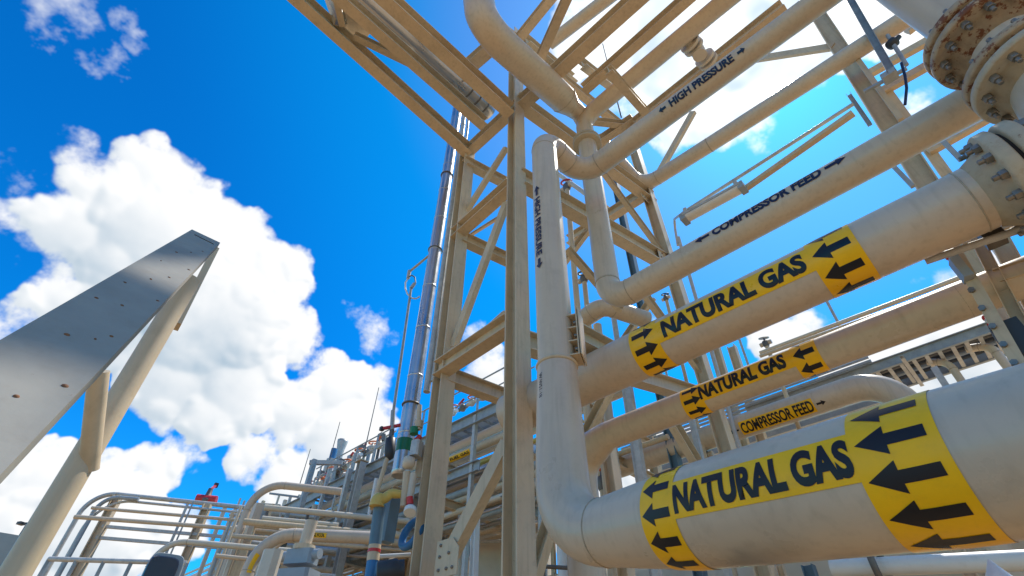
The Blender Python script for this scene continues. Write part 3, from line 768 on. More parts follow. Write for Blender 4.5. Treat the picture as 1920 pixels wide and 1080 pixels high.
pa3.mesh(24).build('hose', 'yellowpaint', None, 'yellow bent hose capping the blue pipe beside the second column', 'hose')
T_r = thing('pressure_regulator', at(783, 870, d=6.2), 'grey and cream regulator with a green knob between stainless pipe and column', 'regulator')
dr_ = 6.2
MB().lathe(at(770, 868, d=dr_), V3((-0.4, -0.9, 0)), [(-0.05, 0.03), (-0.03, 0.075), (0.05, 0.085), (0.09, 0.06), (0.1, 0.01)], 22).build('dome', 'cream', T_r)
MB().box(at(781, 842, d=dr_), 0.12, 0.14, 0.2, 0.4, 0.02).build('body', 'galv', T_r)
MB().cyl(at(776, 814, d=dr_), at(777, 802, d=dr_), 0.055, 0.055, 18).build('knob', 'green', T_r)
MB().cyl(at(787, 760, d=dr_), at(784, 806, d=dr_), 0.03, 0.034, 14).build('pipe_run', 'steel', T_r)
MB().cyl(at(786, 790, d=dr_), at(785, 802, d=dr_), 0.055, 0.05, 14).build('coupling', 'steel', T_r)
MB().cyl(at(780, 826, d=dr_), at(788, 818, d=dr_), 0.035, 0.035, 14).build('fitting', 'red', T_r)
MB().cyl(at(763, 885, d=dr_), at(757, 950, d=dr_), 0.045, 0.045, 16).build('pipe_run', 'steel', T_r)
MB().cyl(at(775, 890, d=dr_), at(767, 938, d=dr_), 0.05, 0.05, 16).build('pipe_run', 'cream', T_r)
MB().box(at(800, 865, d=6.3), 0.24, 0.03, 0.42, 0.9).build('mounting_plate', 'steel', T_r)
T_g = thing('pressure_gauge', at(768, 957, d=6.1), 'round white faced gauge under a red coupling beside the second column', 'gauge')
MB().lathe(at(769, 958, d=6.1), -V3(at(769, 958, d=1)), [(-0.03, 0.07), (0.02, 0.075), (0.03, 0.068)], 26).build('dial', 'white', T_g)
MB().cyl(at(769, 946, d=6.12), at(768, 932, d=6.12), 0.04, 0.04, 16).build('coupling', 'red', T_g)
obj1('hose_reel', 'blue', 'blue curved hose reel half hidden behind the foot of the second column', 'reel', MB().torus(at(772, 1000, d=6.4), V3(at(772, 1000, d=1)).cross(V3((0, 0.3, 1))), 0.16, 0.045, 26, 10))
plain([at(712, 1043, d=6.6), at(770, 1040, d=6.6)], 7, 'short pale pipe crossing behind the blue pipe', m='white')
obj1('motor', 'dark', 'dark grey drum shaped motor at the foot of the tower', 'motor', MB().lathe(at(706, 1074, d=6.0), at(745, 1070, d=6.0) - at(706, 1074, d=6.0), [(0, 0.08), (0.01, 0.11), (0.2, 0.115), (0.22, 0.1), (0.28, 0.1)], 24))

# ================================================================== stair handrail post at the left, close to the lens
dp = 1.55
b0 = at(60, 1062, d=dp); t0 = at(345, 545, d=dp)
T_h = thing('stair_rail', (b0.x, b0.y, 0), 'weathered sloping metal stair rail on a round post close to the lens at left', 'stair rail')
hr = 0.029
MB().cyl((b0.x + (b0.x - t0.x) * 0.3, b0.y, 0.1), t0 + (t0 - b0) * 0.06, hr, hr, 28).build('post', 'steel', T_h)
vdir = V3(ray(535, 323)).normalized()
def pt_on(px, py, anchor):          # the point on the sight line nearest to the rail line through anchor
    r = V3(ray(px, py)).normalized(); w = V3((0, 0, EYE)) - anchor
    b = r.dot(vdir); d = r.dot(w); e = vdir.dot(w); den = 1 - b * b
    return V3((0, 0, EYE)) + r * ((b * e - d) / den)
ra = V3(ray(413, 455)).normalized(); tA = 1.93
A1 = V3((0, 0, EYE)) + ra * tA
rb_ = V3(ray(360, 430)).normalized()
tB = (V3((0, 0, EYE)) - A1).dot(vdir) / (-rb_.dot(vdir))
B1 = V3((0, 0, EYE)) + rb_ * tB
A0 = pt_on(-20, 912, A1); B0 = pt_on(-60, 672, B1)
A0 = A0 + (A0 - A1) * 0.06; B0 = B0 + (B0 - B1) * 0.06
side = (A1 - B1).normalized(); nrm = vdir.cross(side).normalized()
if nrm.dot(A1 - V3((0, 0, EYE))) < 0: nrm = -nrm
tk = 0.022
def plate_mb(q, t):
    mb = MB(); vs = list(q) + [v + nrm * t for v in q]
    return mb.add(vs, [[0, 1, 2, 3], [4, 5, 6, 7], [0, 1, 5, 4], [1, 2, 6, 5], [2, 3, 7, 6], [3, 0, 4, 7]])
plate_mb([A0, B0, B1, A1], tk).build('rail_plate', 'plate', T_h)
lip = MB(); 
lip.extr(A0 + nrm * tk, A1 + nrm * tk, [(0, 0), (0, 0.008), (-0.05, 0.008), (-0.05, 0)], ref=nrm)
MB().cyl(at(166, 880, d=dp), at(186, 696, d=1.42), 0.021, 0.021, 24).build('brace_tube', 'steel', T_h)
e0 = at(402, 470, d=1.70); e1 = at(330, 612, d=1.70)
MB().bar(e0, e1, 0.05, 0.022, ref=V3(ray(360, 540)).normalized()).build('end_bar', 'steel', T_h)
# slot cut in the plate
c0 = (B1 * 0.78 + A1 * 0.22) + (B0 - B1).normalized() * 0.075; c1 = (B1 * 0.12 + A1 * 0.88) + (B0 - B1).normalized() * 0.085
MB().bar(c0, c1, 0.003, 0.004, ref=nrm).build('slot', 'gasket', T_h)
# rust spots are small raised blisters in the paint
for k, (fu, fv, rr) in enumerate(((0.18, 0.8, 0.004), (0.30, 0.35, 0.0035), (0.46, 0.72, 0.006), (0.52, 0.5, 0.004), (0.6, 0.25, 0.0035), (0.66, 0.55, 0.006), (0.73, 0.8, 0.005), (0.8, 0.4, 0.005), (0.84, 0.85, 0.009), (0.24, 0.6, 0.004), (0.36, 0.9, 0.004), (0.41, 0.3, 0.003), (0.57, 0.9, 0.005), (0.7, 0.2, 0.004), (0.76, 0.68, 0.004), (0.9, 0.6, 0.006))):
    p = (B1.lerp(B0, fu)).lerp(A1.lerp(A0, fu), fv)
    rr *= (0.75, 1.1, 0.6)[k % 3] * (1.05 - 0.45 * fu); MB().lathe(p + nrm * 0.001, -nrm, [(0, rr), (0.0018, rr * 0.8), (0.0024, rr * 0.2)], 9).build('rust_spot', 'rustspot', T_h)

# ================================================================== long rack with walkway receding to the left
YW = 7.6
rack = thing('walkway_rack', at(690, 1000, Y=YW) * V3((1, 1, 0)) if False else V3((-14, YW, 0)), 'grey galvanised rack with a high walkway receding behind the tower to the lower left', 'pipe rack')
def W(a, b, h, w, m='galvblue', name='beam', Y=YW, kind='c', parent=rack, ref=(0, 0, 1)):
    return I(a, b, dict(Y=Y), h, w, parent, name, m, None, ref, kind)
W((500, 973), (1000, 734), 0.32, 0.10)
W((575, 938), (1000, 734), 0.32, 0.10, Y=YW + 1.3)
W((470, 1000), (590, 944), 0.25, 0.10)
W((600, 992), (900, 873), 0.26, 0.10)
W((600, 992), (900, 873), 0.26, 0.10, Y=YW + 1.5)
# grating deck and cross bearers
pA = at(575, 934, Y=YW); pB = at(1000, 730, Y=YW)
deck = MB()
for k in range(30): y = YW + 0.06 + k * 0.042; deck.bar((pA.x, y, pA.z + 0.1), (pB.x, y, pA.z + 0.1), 0.035, 0.012)
nb_ = 26
for k in range(nb_): x = pA.x + (pB.x - pA.x) * k / nb_; deck.bar((x, YW, pA.z + 0.02), (x, YW + 1.3, pA.z + 0.02), 0.06, 0.05)
deck.build('grating', 'galvblue', rack)
# handrail of the walkway
hz = pA.z + 1.05
ym = YW + 0.05
hrp = MB(); hrp.cyl((pA.x, ym, hz), (pB.x, ym, hz), 0.022, None, 10); hrp.cyl((pA.x, ym, hz - 0.45), (pB.x, ym, hz - 0.45), 0.018, None, 10)
hrp.build('handrail', 'galvblue', rack)
for k in range(9):
    x = pA.x + (pB.x - pA.x) * (k + 0.3) / 9; MB().bar((x, ym, pA.z), (x, ym, hz), 0.05, 0.04, ref=(1, 0, 0)).build('rail_post', 'galvblue', rack)
# posts
def post(a, b, wpx, m='galv', kind='i', Y=YW - 0.3, ground=True, parent=rack):
    p, q = at(*a, Y=Y), at(*b, Y=Y); w = wpx * mperpx(p) * 0.8
    x, y = (p.x + q.x) / 2, Y
    if ground: q = V3((x, y, 0.1))
    else: q = V3((x, y, q.z))
    p = V3((x, y, p.z)); mb = MB()
    if kind == 'i': mb.ibeam(p, q, w, w, w * 0.1, w * 0.08, ref=(1, 0, 0))
    elif kind == 'b': mb.bar(p, q, w, w, ref=(1, 0, 0))
    else: mb.cyl(p, q, w / 2, None, 16)
    return mb.build('post', m, parent)
post((678, 868), (634, 1070), 16)
post((656, 880), (630, 990), 10, 'galv', 'b')
post((617, 880), (592, 985), 7, 'galv', 'b')
post((585, 990), (568, 1045), 7, 'galv', 'b')
post((632, 925), (616, 970), 5, 'galv', 'r', ground=False)
post((548, 1005), (530, 1060), 8, 'galv', 'b')
post((704, 898), (692, 972), 8, 'white', 'r', ground=False)
post((607, 1010), (585, 1075), 7, 'galv', 'b', Y=YW + 1)
post((890, 780), (886, 900), 9, 'galv', 'b', Y=YW, ground=True)
q = at(678, 866, Y=YW - 0.3); MB().box(q, 0.36, 0.3, 0.03).build('cap_plate', 'steel', rack)
# square framed portal
pf0, pf1, pf2 = at(556, 985, Y=YW - 0.8), at(590, 862, Y=YW - 0.8), at(642, 868, Z=at(590, 862, Y=YW - 0.8).z)
fr = thing('pipe_portal', (pf0.x, pf0.y, 0), 'square galvanised tube portal standing in front of the walkway valves', 'frame')
MB().bar((pf1.x, pf1.y, 0.1), pf1, 0.15, 0.15, ref=(1, 0, 0)).build('post', 'galvblue', fr)
MB().bar(pf1 - V3((0.1, 0.1, 0.1)), pf2, 0.13, 0.13).build('crossbar', 'galv', fr)

# pipes carried by the rack (behind the posts, each its own run)
runs = [ # px on the axis, Y, x from, x to, width px, material, label
    ((830, 868), 8.0, -26, -3.4, 15, 'pipe', 'beige pipe under the walkway carrying a small yellow label'),
    ((830, 842), 8.6, -26, -3.6, 9, 'shiny', 'shiny pipe tucked directly under the walkway channel'),
    ((850, 930), 7.9, -24, -3.8, 13, 'galvblue', 'blue grey pipe crossing behind the foot of the tower'),
    ((850, 960), 8.3, -24, -4.2, 8, 'steel', 'tan pipe below the blue grey pipe behind the tower foot'),
    ((735, 893), 8.2, -24, -5.0, 14, 'white', 'white pipe along the rack just under the walkway'),
    ((700, 935), 8.5, -26, -5.0, 12, 'pipe', 'beige pipe halfway down the rack behind the posts'),
    ((690, 955), 8.1, -26, -6.0, 7, 'yellowpaint', 'thin yellow pipe halfway down the rack'),
    ((660, 985), 8.4, -26, -6.5, 9, 'galv', 'galvanised pipe low on the rack behind the posts'),
    ((680, 1005), 8.0, -26, -7.0, 12, 'pipe', 'beige pipe low on the rack behind the posts'),
    ((660, 1035), 8.6, -26, -6.0, 8, 'steel', 'tan pipe lowest but one on the rack'),
    ((640, 1055), 8.2, -26, -6.0, 7, 'galvblue', 'dark pipe lowest on the rack'),
]
for px, Y, x0_, x1_, w, m_, lb in runs:
    p = at(*px, Y=Y); r = w / 2 * mperpx(p)
    o = MB().cyl((x0_, Y, p.z), (x1_, Y, p.z), r, None, 20).build('pipe', m_, None, lb, 'pipe', 'pipes lying on the rack')
    if 'yellow label' in lb:
        pth = Path([(x0_, Y, p.z), (x1_, Y, p.z)], 0, r); nn = pth.uvframe((p.x - x0_)); 
        (ua, aa_), (ub, ab_) = two(pth, nn, (851, 866), (890, 850), p.x - x0_ - 4, p.x - x0_ + 4)
        bd = patch(pth, nn, min(ua, ub), max(ua, ub), -0.75, 0.6, 0.004).build('label_band', 'yellow', o)
        lettering(pth, nn, 'FUEL GAS', min(ua, ub) + 0.04, max(ua, ub) - 0.04, -0.35, 0.3, 'black', bd, bold=0.03, off=0.01)
# cross beams of the rack
for k in range(9):
    x = -5.4 - k * 2.2
    MB().ibeam((x, YW - 0.2, at(690, 925, Y=YW).z - 0.35), (x, YW + 2.2, at(690, 925, Y=YW).z - 0.35), 0.2, 0.16).build('cross_beam', 'steel', rack)
    MB().ibeam((x, YW - 0.2, at(660, 1010, Y=YW).z), (x, YW + 2.2, at(660, 1010, Y=YW).z), 0.2, 0.16).build('cross_beam', 'steel', rack)
    MB().ibeam((x, YW + 2.2, 0.1), (x, YW + 2.2, at(690, 925, Y=YW).z), 0.2, 0.2, ref=(1, 0, 0)).build('column', 'steel', rack)

# tightly packed runs on three levels behind the posts
rb2 = random.Random(3)
for lv, (px, py) in enumerate(((690, 1012), (690, 960), (690, 915))):
    zl = at(px, py, Y=YW).z
    for k in range(9):
        y = YW + 0.35 + k * 0.36 + rb2.uniform(-0.08, 0.08); r = rb2.choice((0.05, 0.07, 0.10, 0.13))
        x1_ = -6.2 - rb2.uniform(0, 2.5); x0_ = -38 + rb2.uniform(0, 9)
        MB().cyl((x0_, y, zl + r), (x1_, y, zl + r), r, None, 16).build('pipe', rb2.choice(['pipe', 'cream', 'white', 'galv', 'shiny', 'cream', 'steel']), None, 'pipe packed among others on the %s level of the long rack' % ('lowest', 'middle', 'upper')[lv], 'pipe', 'packed pipes on the %s level of the long rack' % ('lowest', 'middle', 'upper')[lv])
    if lv < 2:
        for k in range(5):
            x = -8 - k * 3.4; o_ = MB().ibeam((x, YW + 0.1, zl - 0.12), (x, YW + 3.8, zl - 0.12), 0.22, 0.18); o_.build('cross_beam', 'galvblue', rack)
for k in range(34):
    x = -6.8 - k * 0.85 + rb2.uniform(-0.3, 0.3); y = YW + rb2.uniform(0.6, 3.6); h = at(690, 930, Y=YW).z * rb2.uniform(0.75, 1.05); r = rb2.choice((0.04, 0.06, 0.09))
    MB().cyl((x, y, 0.1), (x, y, h), r, None, 12).build('riser_pipe', rb2.choice(['pipe', 'cream', 'steel', 'galv', 'iron']), None, 'one of the upright pipes crowded inside the long rack', 'pipe', 'upright pipes crowded inside the long rack')
for k in range(12):
    x = -8.5 - k * 2.2; y = YW + 3.4 + (k % 2) * 0.5; h = (5.2, 6.3, 4.6, 6.8, 5.6, 6.0, 5.0)[k % 7]
    t = thing('process_vessel', (x, y, 0.1), 'one of the upright process vessels standing in the shade behind the long rack', 'vessel', 'upright vessels behind the long rack')
    MB().lathe((x, y, 0.1), (0, 0, 1), [(0, 0.5), (0.3, 0.62), (h, 0.62), (h + 0.2, 0.5), (h + 0.33, 0.25), (h + 0.36, 0.01)], 24).build('shell', ['pipe', 'steel', 'iron'][k % 3], t)
    MB().cyl((x, y, h + 0.3), (x, y, h + 0.8), 0.12, None, 12).build('nozzle', 'pipe', t)
    MB().lathe((x, y, h * 0.6), (0, 0, 1), [(0, 0.625), (0.02, 0.68), (0.1, 0.68), (0.12, 0.625)], 24).build('band', 'galv', t)

# valves along the walkway
rv = random.Random(11)
vcols = ['cream', 'pipe', 'white', 'iron']
spots = [(597, 905), (612, 898), (622, 886), (633, 880), (648, 872), (660, 862), (672, 852), (684, 846), (698, 838), (712, 832), (850, 770), (868, 762), (885, 752), (905, 742), (925, 735), (582, 915), (640, 890), (605, 912)]
hues = [('orange', 'orange'), ('red', 'red')]
for k, (px, py) in enumerate(spots):
    Yv = YW + 0.5 + (k % 3) * 0.35
    p = at(px, py, Y=Yv); s_ = 9 * mperpx(p)
    hn, hm = hues[k % 2] if k % 3 else hues[0]
    wh = ['tower column gap' if px > 800 else 'far end of the walkway' if px < 615 else 'middle of the walkway' if px < 660 else 'near end of the walkway'][0]
    t = thing('gate_valve', p - V3((0, 0, s_)), '%s handled valve in the row at the %s' % (hn, wh), 'valve', 'valves along the %s, %s handles' % (wh, hn))
    c = vcols[k % 4]
    MB().lathe(p - V3((0, 0, s_)), (0, 0, 1), [(0, s_ * 0.5), (s_ * 0.5, s_ * 0.75), (s_ * 1.0, s_ * 0.7), (s_ * 1.4, s_ * 0.3), (s_ * 1.9, s_ * 0.22)], 14).build('body', c, t)
    MB().cyl(p - V3((s_ * 1.3, 0, s_ * 0.4)), p + V3((s_ * 1.3, 0, -s_ * 0.4)), s_ * 0.42, None, 14).build('flange', c, t)
    if k % 2: MB().bar(p + V3((-s_ * 1.4, 0, s_ * 0.95)), p + V3((s_ * 0.9, -0.1, s_ * 1.1)), s_ * 0.28, s_ * 0.4).build('handle', hm, t)
    else: MB().torus(p + V3((0, 0, s_ * 0.95)), (0, -0.2, 1), s_ * 0.9, s_ * 0.16, 18, 6).build('handwheel', hm, t)
# small bore tubing and junction boxes that crowd the walkway
for k in range(16):
    px = 585 + k * 9.5; py = 918 - k * 5.2
    p = at(px, py, Y=YW + 0.3 + (k % 4) * 0.3); h = rv.uniform(0.35, 1.1)
    t = MB().cyl(p - V3((0, 0, 0.3)), p + V3((0, 0, h * 0.6)), 0.03 + 0.02 * (k % 3), None, 10)
    if k % 2: t.box(p + V3((0, 0, h * 0.6)), 0.22, 0.18, 0.24)
    else: t.cyl(p + V3((0, 0, h * 0.6)), p + V3((0.6, 0, h * 0.6)), 0.03, None, 10)
    t.build('instrument_stand', ['galv', 'iron', 'cream', 'galvblue'][k % 4], None, 'small instrument stand among the valves on the walkway', 'instrument', 'instrument stands on the walkway')

# exhaust stack, antenna rods, lamp mast
p = at(637, 872, Y=9.2); q = at(643, 826, Y=9.2); r_ = 7.5 * mperpx(q)
obj1('exhaust_stack', 'galv', 'grey flared exhaust stack rising above the walkway valves', 'stack', MB().lathe(V3((q.x, q.y, p.z - 1)), (0, 0, 1), [(0, r_ * 0.85), (q.z - p.z + 0.55, r_ * 0.9), (q.z - p.z + 0.9, r_ * 1.25), (q.z - p.z + 1.0, r_ * 1.3), (q.z - p.z + 1.0, r_ * 1.15), (q.z - p.z + 0.6, r_ * 0.8)], 24))
for a, b, lb in (((697, 735), (678, 870), 'tallest thin whip rod rising from the near post of the rack'), ((631, 795), (612, 885), 'shorter whip rod left of the exhaust stack'), ((577, 845), (560, 915), 'faint whip rod above the arched beige pipe')):
    p, q = at(*a, Y=YW), at(*b, Y=YW); MB().cyl(q, V3((q.x, q.y, p.z)), 0.02, 0.012, 8).build('whip_rod', 'iron', None, lb, 'rod')
t = thing('flood_lamp', at(622, 862, Y=8.8), 'small blue topped beacon beside the exhaust stack', 'beacon')
p = at(622, 862, Y=8.8); MB().cyl(p - V3((0, 0, 1)), p, 0.25, 0.2, 16).build('base', 'galv', t); MB().cyl(p, p + V3((0, 0, 0.45)), 0.13, 0.13, 14).build('lens', 'blue', t)

# ---- middle distance pipes in front of the rack
def zrun(pts, Z, wpx, label, m='pipe', bend=0.6, downto=None, name='pipe', cat='pipe', downat=0):
    P = [at(*q, Z=Z) for q in pts]
    if downto is not None:
        P = ([V3((P[0].x, P[0].y, downto))] + P)
    return plain(P, wpx * 0.8, label, m, bend, None, name, cat)
zrun([(482, 905), (640, 922)], 6.2, 17, 'arched beige pipe climbing at left of the rack and turning into it', 'pale', 0.65, 0.1)
pa_n, r_n, o_n = zrun([(489, 1000), (735, 1010)], 4.3, 28, 'thick beige arched pipe with a small yellow label before the rack', 'pale', 0.6, 0.1)
nn = pa_n.uvframe(pa_n.L - 1.5)
(ua, aa_), (ub, ab_) = two(pa_n, nn, (577, 998), (613, 1000), pa_n.L - 4.5, pa_n.L)
bd = patch(pa_n, nn, ua, ub, -0.28, 0.45, 0.004).build('label_band', 'yellow', o_n)
lettering(pa_n, nn, 'EV GLYCOL', ua + 0.03, ub - 0.03, -0.15, 0.34, 'black', bd, bold=0.03, off=0.01)
tag_u = pa_n.find(455, 1050, pa_n.uvframe(1.5), 0, 4)
bd = patch(pa_n, pa_n.uvframe(1.5), tag_u[0] - 0.16, tag_u[0] + 0.16, -0.5, 0.2, 0.004).build('label_band', 'yellow', o_n)
zrun([(302, 1012), (545, 1033)], 4.6, 13, 'long beige pipe low before the gantry, bending down at its left end', 'cream', 0.5, 0.1)
zrun([(405, 1042), (540, 1056)], 4.0, 9, 'short beige pipe between the arched pipes', 'pipe', 0.3)
zrun([(512, 1015), (580, 1010)], 4.4, 9, 'small beige pipe bending down under the thick arched pipe', 'pipe', 0.4, 0.1)
p = at(566, 1046, Z=3.6)
t = thing('actuator', p - V3((0, 0, 0.6)), 'grey boxy electric actuator below the thick arched pipe', 'actuator')
MB().box(p, 0.46, 0.26, 0.2, 0.5, 0.04).build('housing', 'grey', t)
MB().box(p + V3((0.05, -0.05, -0.42)), 0.62, 0.36, 0.46, 0.5, 0.04).build('cabinet', 'grey', t)
MB().cyl(p + V3((-0.02, 0, 0.10)), p + V3((-0.02, 0, 0.17)), 0.16, 0.16, 20).build('flange', 'steel', t)
MB().cyl(p + V3((-0.02, 0, 0.16)), p + V3((0.0, 0, 0.52)), 0.09, 0.09, 20).build('pipe_run', 'pipe', t)
MB().cyl(p + V3((-0.34, -0.2, 0.03)), p + V3((0.30, 0.12, 0.03)), 0.07, 0.07, 16).build('motor', 'grey', t)
p = at(501, 1072, Z=3.2)
MB().box(p, 0.26, 0.18, 0.5, 0.6, 0.06).build('enclosure', 'cream', None, 'rounded cream enclosure beside the grey actuator', 'enclosure')
# dark monitor-like back with grey rim
p = at(298, 1082, d=7.0)
t = thing('equipment_hood', p - V3((0, 0, 0.4)), 'dark glossy rounded hood with a grey rim at the bottom left', 'hood')
toc = V3((-p.x, -p.y, 0)).normalized(); sdw = V3((toc.y, -toc.x, 0))
def HP(x, y, z): return p + sdw * x + toc * y + V3((0, 0, z))
hood = []
for k in range(28):
    an = 2 * PI * k / 28; ca, sa = math.cos(an), math.sin(an)
    hood.append((math.copysign(abs(ca) ** 0.4, ca) * 0.145, math.copysign(abs(sa) ** 0.4, sa) * 0.20))
def shell(fr, bk, m_, nm):
    mb = MB(); n_ = len(hood)
    vs = [HP(x * f_ + dx, y, z * f_ + dz) for f_, y, dx, dz in (bk, fr[0], fr[1]) for x, z in hood]
    mb.add(vs, [[a * n_ + i, a * n_ + (i + 1) % n_, (a + 1) * n_ + (i + 1) % n_, (a + 1) * n_ + i] for a in (0, 1) for i in range(n_)] + [list(range(2 * n_, 3 * n_)), list(range(n_))[::-1]])
    mb.build(nm, m_, t)
shell(((1.13, 0.0, -0.015, 0.0), (1.10, 0.015, -0.015, 0.0)), (1.13, -0.25, -0.03, 0.0), 'grey', 'rim')
shell(((1.0, 0.04, 0.01, -0.012), (0.93, 0.07, 0.01, -0.012)), (1.0, 0.0, 0.01, -0.012), 'darkblue', 'cover')


# ================================================================== far gantry at the lower left
ZG = 7.0
gan = thing('pipe_gantry', at(222, 1060, d=20) * V3((1, 1, 0)), 'far beige gantry of slim columns carrying four long pipes at lower left', 'gantry')
pg = at(225, 924, Z=ZG); pg2 = at(392, 940, Z=ZG)
gd = (pg2 - pg); gd.z = 0; gdn = gd.normalized()
for b in (pg, pg2, pg2 + gd * 0.92):
    MB().ibeam((b.x, b.y, 0.1), (b.x, b.y, ZG - 0.1), 0.22, 0.22, 0.03, 0.02, ref=gdn).build('column', 'steel', gan)
for z in (6.05, 5.75): MB().bar(pg + V3((0, 0, z - ZG)), pg2 + gd * 1.0 + V3((0, 0, z - ZG)), 0.08, 0.08).build('tie_rod', 'galv', gan)
zrun([(172, 922), (560, 962)], ZG + 0.1, 10, 'highest silver pipe on the far gantry, bending down at its left end', 'galv', 0.7, 0.1)
zrun([(186, 934), (560, 972)], ZG - 0.25, 6, 'thin silver pipe second from the top on the far gantry', 'galv', 0.9, 0.1)
zrun([(172, 952), (560, 985)], ZG - 0.8, 7, 'tan pipe second from the bottom on the far gantry', 'pipe', 0.2)
zrun([(140, 969), (560, 1000)], ZG - 1.3, 9, 'lowest and widest tan pipe on the far gantry', 'pipe', 0.2)
zrun([(192, 930), (260, 936)], ZG - 0.2, 9, 'dark vertical pipe bending down left of the gantry column', 'galvblue', 0.8, 0.1)
p = at(392, 925, Z=ZG + 0.5)
t = thing('gate_valve', at(392, 932, Z=ZG + 0.2), 'red and black lever valve perched on top of the far gantry', 'valve')
MB().lathe(p - V3((0, 0, 0.35)), (0, 0, 1), [(0, 0.1), (0.12, 0.17), (0.14, 0.17), (0.22, 0.1), (0.5, 0.07)], 14).build('body', 'iron', t)
MB().cyl(p + gdn * -0.3 - V3((0, 0, 0.2)), p + gdn * 0.3 - V3((0, 0, 0.2)), 0.14, None, 14).build('flange', 'red', t)
MB().bar(p + V3((0, 0, 0.12)), at(404, 911, Z=ZG + 0.95), 0.05, 0.07).build('lever', 'red', t)
MB().box(at(405, 910, Z=ZG + 1.0), 0.12, 0.12, 0.14).build('lever_tip', 'dark', t)
# ladder cages / lattice clutter right of the gantry
for k, (a, b, w) in enumerate((((352, 945), (322, 1010), 5), ((362, 942), (332, 1020), 3), ((437, 960), (400, 1055), 6), ((444, 965), (412, 1060), 3), ((455, 960), (424, 1060), 4), ((470, 962), (448, 1010), 3), ((478, 945), (455, 1010), 11), ((497, 950), (480, 990), 9), ((512, 945), (495, 990), 5), ((528, 958), (512, 1000), 4), ((540, 960), (520, 1010), 8))):
    p, q = at(*a, d=17), at(*b, d=17)
    MB().bar((p.x, p.y, 0.1), p, w * 0.8 * mperpx(p), w * 0.8 * mperpx(p), ref=(1, 0, 0)).build('steel_post', ['galv', 'galvblue', 'steel'][k % 3], None, 'slim steel post in the crowd between the gantry and the arched pipe', 'post', 'slim posts between gantry and rack')
for k, (a, b, w) in enumerate((((478, 947), (525, 950), 7), ((440, 975), (520, 985), 4), ((470, 975), (512, 978), 6), ((505, 925), (560, 932), 3))):
    z = at(*a, d=17.5).z
    MB().bar(at(*a, Z=z), at(*b, Z=z), w * mperpx(at(*a, Z=z)), w * mperpx(at(*a, Z=z))).build('cross_bar', ['cream', 'galv', 'galvblue', 'galvblue'][k], None, ['cream cap beam over the slim posts', 'galvanised bar low across the slim posts', 'dark bar behind the slim posts', 'thin rail above the slim posts'][k], 'bar')
# a lattice of short runs and uprights where the gantry meets the long rack
rl2 = random.Random(9)
for k in range(22):
    px = 432 + k * 7.5 + rl2.uniform(-4, 4); py = 1000 + rl2.uniform(-55, 35); d = rl2.uniform(13, 19); p = at(px, py, d=d); w = rl2.choice((0.07, 0.1, 0.14, 0.2))
    mb = MB()
    if k % 3: mb.bar((p.x, p.y, 0.1), p, w, w, ref=(1, 0, 0))
    else: mb.cyl((p.x, p.y, 0.1), p, w / 2, None, 12)
    mb.build('upright', rl2.choice(['galv', 'steel', 'galvblue', 'pipe', 'iron', 'cream']), None, 'upright in the dense lattice at the far end of the long rack', 'post', 'uprights at the far end of the long rack')
for k in range(20):
    px = 425 + rl2.uniform(0, 110); py = 945 + k * 6.6; d = rl2.uniform(13, 20); p = at(px, py, d=d); L_ = rl2.uniform(1.5, 4.0); r = rl2.choice((0.035, 0.05, 0.07, 0.09))
    dv = gdn
    MB().cyl(p, p + dv * L_, r, None, 12).build('pipe', rl2.choice(['galv', 'steel', 'pipe', 'cream', 'cream', 'pipe']), None, 'short cross pipe in the dense lattice at the far end of the long rack', 'pipe', 'cross pipes at the far end of the long rack')
for k in range(18):
    px = 425 + k * 8 + rl2.uniform(-3, 3); py = 948 + rl2.uniform(-18, 40) - k * 0.6; d = rl2.uniform(19, 26); p = at(px, py, d=d); w = rl2.choice((0.06, 0.09, 0.12))
    MB().bar((p.x, p.y, 0.1), p, w, w, ref=(1, 0, 0)).build('upright', rl2.choice(['galv', 'steel', 'pipe', 'cream']), None, 'upright in the dense lattice at the far end of the long rack', 'post', 'uprights at the far end of the long rack')
for k in range(16):
    px = 420 + rl2.uniform(0, 70); py = 952 + k * 5.5; d = rl2.uniform(20, 26); p = at(px, py, d=d); L_ = rl2.uniform(3, 7); r = rl2.choice((0.04, 0.06, 0.1))
    MB().cyl(p, p + gdn * L_, r, None, 12).build('pipe', rl2.choice(['galv', 'pipe', 'cream', 'cream']), None, 'short cross pipe in the dense lattice at the far end of the long rack', 'pipe', 'cross pipes at the far end of the long rack')
# railing at bottom left
Zr = at(120, 1050, d=14).z
rl = thing('railing', at(180, 1075, d=14), 'galvanised two rail railing at the bottom left before the gantry', 'railing')
a, b = at(92, 1048, Z=Zr), at(350, 1056, Z=Zr)
MB().cyl(a, b, 0.045, None, 12).build('top_rail', 'galv', rl)
MB().cyl(a - V3((0, 0, 0.45)), b - V3((0, 0, 0.45)), 0.035, None, 12).build('mid_rail', 'galvblue', rl)
MB().cyl(a - V3((0, 0, 0.75)), b - V3((0, 0, 0.75)), 0.03, None, 12).build('low_rail', 'galvblue', rl)
for k in range(6):
    c = a.lerp(b, k / 5); MB().bar(c, V3((c.x, c.y, c.z - 1.1)), 0.06, 0.06, ref=(1, 0, 0)).build('rail_post', 'galvblue', rl)
